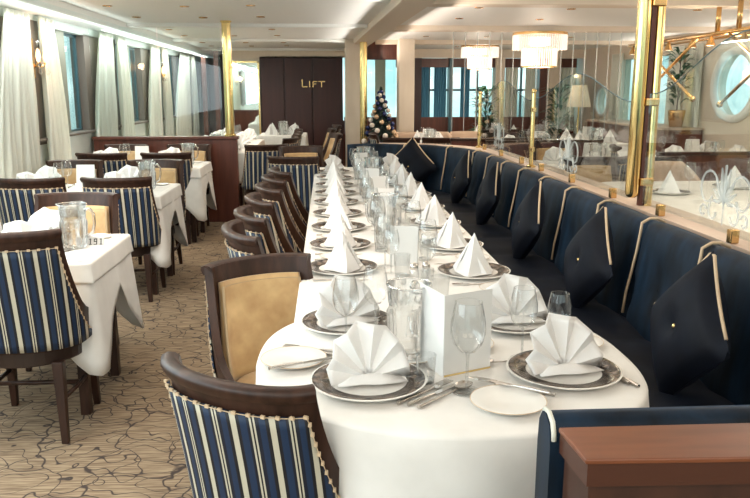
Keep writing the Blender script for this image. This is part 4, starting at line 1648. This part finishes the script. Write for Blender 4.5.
def make_plant():
    r = empty('potted_plant')
    mesh('pot', G().lathe([(.0005, 0), (.11, 0), (.15, .26), (.15, .30), (.13, .30), (.12, .2)], 20), 'gold', r, smooth=True)
    g = G()
    rn = random.Random(7)
    for k in range(90):
        a, h_, l_ = rn.random() * 6.283, .35 + rn.random() * .95, .18 + rn.random() * .16
        x, y = .07 * math.cos(a), .07 * math.sin(a)
        b = a + rn.uniform(-.6, .6)
        px, py = x + l_ * math.cos(b), y + l_ * math.sin(b)
        wx_, wy_ = -.035 * math.sin(b), .035 * math.cos(b)
        mx_, my_ = (x + px) / 2, (y + py) / 2
        g.add([(x, y, h_), (mx_ + wx_, my_ + wy_, h_ + .10), (px, py, h_ + .06), (mx_ - wx_, my_ - wy_, h_ + .10)], [(0, 1, 2, 3)])
    mesh('foliage', g, 'leafgreen', r)
    mesh('stem', G().cyl((0, 0, .2), (0, 0, 1.3), .014, .006, 8), 'wood', r)
    return r


M['leafgreen'] = mat('leaf_green', (.03, .10, .05), .5)
PLT = Kind(make_plant, 'plant')
PLT.put((4.7, 10.1, 1.01), 0, 'leafy green plant in brass pot at the near end of the service counter', 'potted plants', .75)
PLT.put((4.25, 13.9, 0), 1, 'leafy green plant in brass pot by the glazed back wall', 'potted plants', 1.15)
PLT.put((2.9, 13.9, 0), 2, 'leafy green plant in brass pot behind the smaller-looking chandelier', 'potted plants', 1.15)


def make_floor_lamp():
    r = empty('floor_lamp')
    mesh('base', G().lathe([(.0005, 0), (.14, 0), (.14, .02), (.02, .04)], 20), 'brass', r, smooth=True)
    mesh('pole', G().cyl((0, 0, .03), (0, 0, 1.3), .012, n=10), 'brass', r, smooth=True)
    mesh('lamp_shade', G().lathe([(.20, 1.22), (.12, 1.58)], 24), 'shade', r, smooth=True, solid=.004)
    return r


M['shade'] = emis('lamp_shade_cloth', (.75, .60, .42), .25)
Kind(make_floor_lamp, 'lamp').put((4.3, 12.95, 0), 0, 'floor lamp with tapered beige shade near the small oval porthole')

# chandeliers
def make_chandelier():
    r = empty('chandelier')
    mesh('ceiling_plate', G().lathe([(.0005, 0), (.34, 0), (.34, -.02), (.0005, -.02)], 40), 'gold', r)
    for nm, rad, z0, z1, k in (('outer_crystal_tier', .33, -.02, -.20, 64), ('inner_crystal_tier', .215, -.18, -.40, 44)):
        g = G()
        for j in range(k):
            a = 2 * math.pi * j / k
            x, y = rad * math.cos(a), rad * math.sin(a)
            g.cyl((x, y, z0), (x, y, z1 - .01 * (j % 2)), .009, n=5)
        tier = mesh(nm, g, 'crystal', r)
        mesh('brass_band', G().lathe([(rad - .02, z0), (rad + .012, z0), (rad + .012, z0 - .012), (rad - .02, z0 - .012)], 40), 'gold', tier, smooth=True, angle=40)
    mesh('lower_ring', G().lathe([(.19, -.405), (.225, -.405), (.225, -.42), (.19, -.42)], 40), 'gold', r, smooth=True, angle=40)
    mesh('lamp_core', G().lathe([(.0005, -.05), (.12, -.06), (.12, -.15), (.0005, -.17)], 20), 'lamp', r, smooth=True)
    l = bpy.data.lights.new('chandelier_glow', 'POINT')
    l.energy, l.color, l.shadow_soft_size = 16, (1, .85, .7), .2
    lo = bpy.data.objects.new('chandelier_glow', l)
    lo.location = (0, 0, -.5)
    lo.parent = r
    COL.objects.link(lo)
    return r


CHN = Kind(make_chandelier, 'chandelier')
CHN.put((2.68, 9.7, CZ + .0), 0, 'large two-tier crystal chandelier glowing past the glass screen', 'crystal chandeliers')
CHN.put((2.62, 13.2, CZ + .04), 0, 'smaller-looking two-tier crystal chandelier farther back by the glazed wall', 'crystal chandeliers', .95)

# hanging glass strands
for i in range(15):
    x = 1.72 + i * .165
    r = mesh('hanging_strand', G().cyl((x, 10.5, .95), (x, 10.5, CZ + .06), .006, n=6), 'etch')
    tag(r, 'thin glass strand hanging from ceiling, %s in the row from the cream pillar' % (ORD + ['thirteenth', 'fourteenth', 'fifteenth'])[i], 'glass strand', 'row of hanging glass strands')

# brass spotlight rail with crossed rods
r = empty('spotlight_rail')
tag(r, 'brass rail with small spotlights and crossed brass rods hung from the ceiling', 'light rail')
RXX = 3.4
mesh('rail', G().tube([(RXX, 4.9, 1.98), (RXX, 8.6, 1.98)], .022, 8), 'gold', r, smooth=True)
mesh('rail', G().tube([(RXX + .1, 4.9, 1.955), (RXX + .1, 8.6, 1.955)], .012, 8), 'gold', r, smooth=True)
for y in (5.4, 6.3, 6.65, 8.1):
    mesh('hanger', G().cyl((RXX, y, 1.98), (RXX, y, CZ + .06), .022, n=8), 'gold', r, smooth=True)
for y in (5.5, 5.85, 6.2, 6.75, 7.1, 7.6, 8.1, 8.5):
    hd = mesh('spotlight', G().lathe([(.012, 0), (.02, -.03), (.03, -.05), (.042, -.085)], 14, (RXX, y, 1.97)), 'gold', r, smooth=True)
    mesh('lamp', G().lathe([(.0005, -.08), (.038, -.083)], 14, (RXX, y, 1.97)), 'lamp', hd)
for (a, b) in (((8.2, 1.96), (6.9, 1.42)), ((6.95, 1.96), (8.2, 1.36)), ((6.4, 1.96), (5.3, 1.45)), ((5.4, 1.96), (6.4, 1.38))):
    rd = mesh('cross_rod', G().tube([(RXX - .02, a[0], a[1]), (RXX - .05, b[0], b[1])], .014, 8), 'gold', r, smooth=True)
    mesh('rod_knob', G().ball((RXX - .05, b[0], b[1]), .028, 8, 6), 'gold', rd, smooth=True)
l = bpy.data.lights.new('rail_glow', 'POINT')
l.energy, l.color, l.shadow_soft_size = 10, WARM, .1
lo = bpy.data.objects.new('rail_glow', l)
lo.location = (RXX, 6.6, 1.75)
lo.parent = r
COL.objects.link(lo)

# decorated tree
r = empty('christmas_tree')
r.location = (.80, 11.3, 0)
tag(r, 'decorated dark fir tree with blue, gold and pearl baubles behind the sofa curve', 'tree')
g = G()
rnd = random.Random(5)
for k in range(420):
    t_ = rnd.random() ** .8
    z = .5 + 1.0 * t_
    rad = .30 * (1 - t_) + .02
    a = rnd.random() * 6.283
    rr = rad * (.5 + .5 * rnd.random())
    x, y = rr * math.cos(a), rr * math.sin(a)
    g.tube([(x * .3, y * .3, z + .05), (x * .8, y * .8, z + .01), (x * 1.1, y * 1.1, z - .02)], [.012, .012, .002], 4)
mesh('foliage', g, 'green', r)
mesh('trunk', G().cyl((0, 0, 0), (0, 0, 1.5), .03, .008, 8), 'wood', r)
mesh('stand', G().lathe([(.0005, 0), (.16, 0), (.12, .1), (.03, .12)], 16), 'gold', r, smooth=True)
for k in range(66):
    t_ = (k + .5) / 66
    z = .5 + .98 * t_
    rad = .31 * (1 - t_) + .02
    a = k * 2.4
    mesh('bauble', G().ball((rad * math.cos(a), rad * math.sin(a), z), .045 - .015 * t_, 10, 7), ('bauble_blue', 'bauble_gold', 'bauble_white', 'bauble_white', 'bauble_blue')[k % 5], r, smooth=True)

# teal drapes behind the glazed back wall and pale ones by the tree
for i, (x0, x1) in enumerate(((.42, .62), (.95, 1.15), (1.72, 2.0), (2.1, 2.34), (2.62, 2.8), (3.5, 3.75), (3.9, 4.1), (4.6, 4.9))):
    rows = []
    for a in range(7):
        rows.append([(x0 + (x1 - x0) * j / 30, BY + .22 + .015 * math.sin(j * 1.1), 2.08 - 1.35 * a / 6) for j in range(31)])
    M.setdefault('teal', mat('teal_drape', (.07, .24, .38), .8))
    o = mesh('curtain', G().grid(rows), 'teal' if i in (2, 3, 4) else 'curtain', smooth=True, solid=.004)
    tag(o, ('teal' if i in (2, 3, 4) else 'pale') + ' drape at the glazed back wall, %s counting from the brass pole' % ORD[i], 'curtain', 'drapes at the back wall')
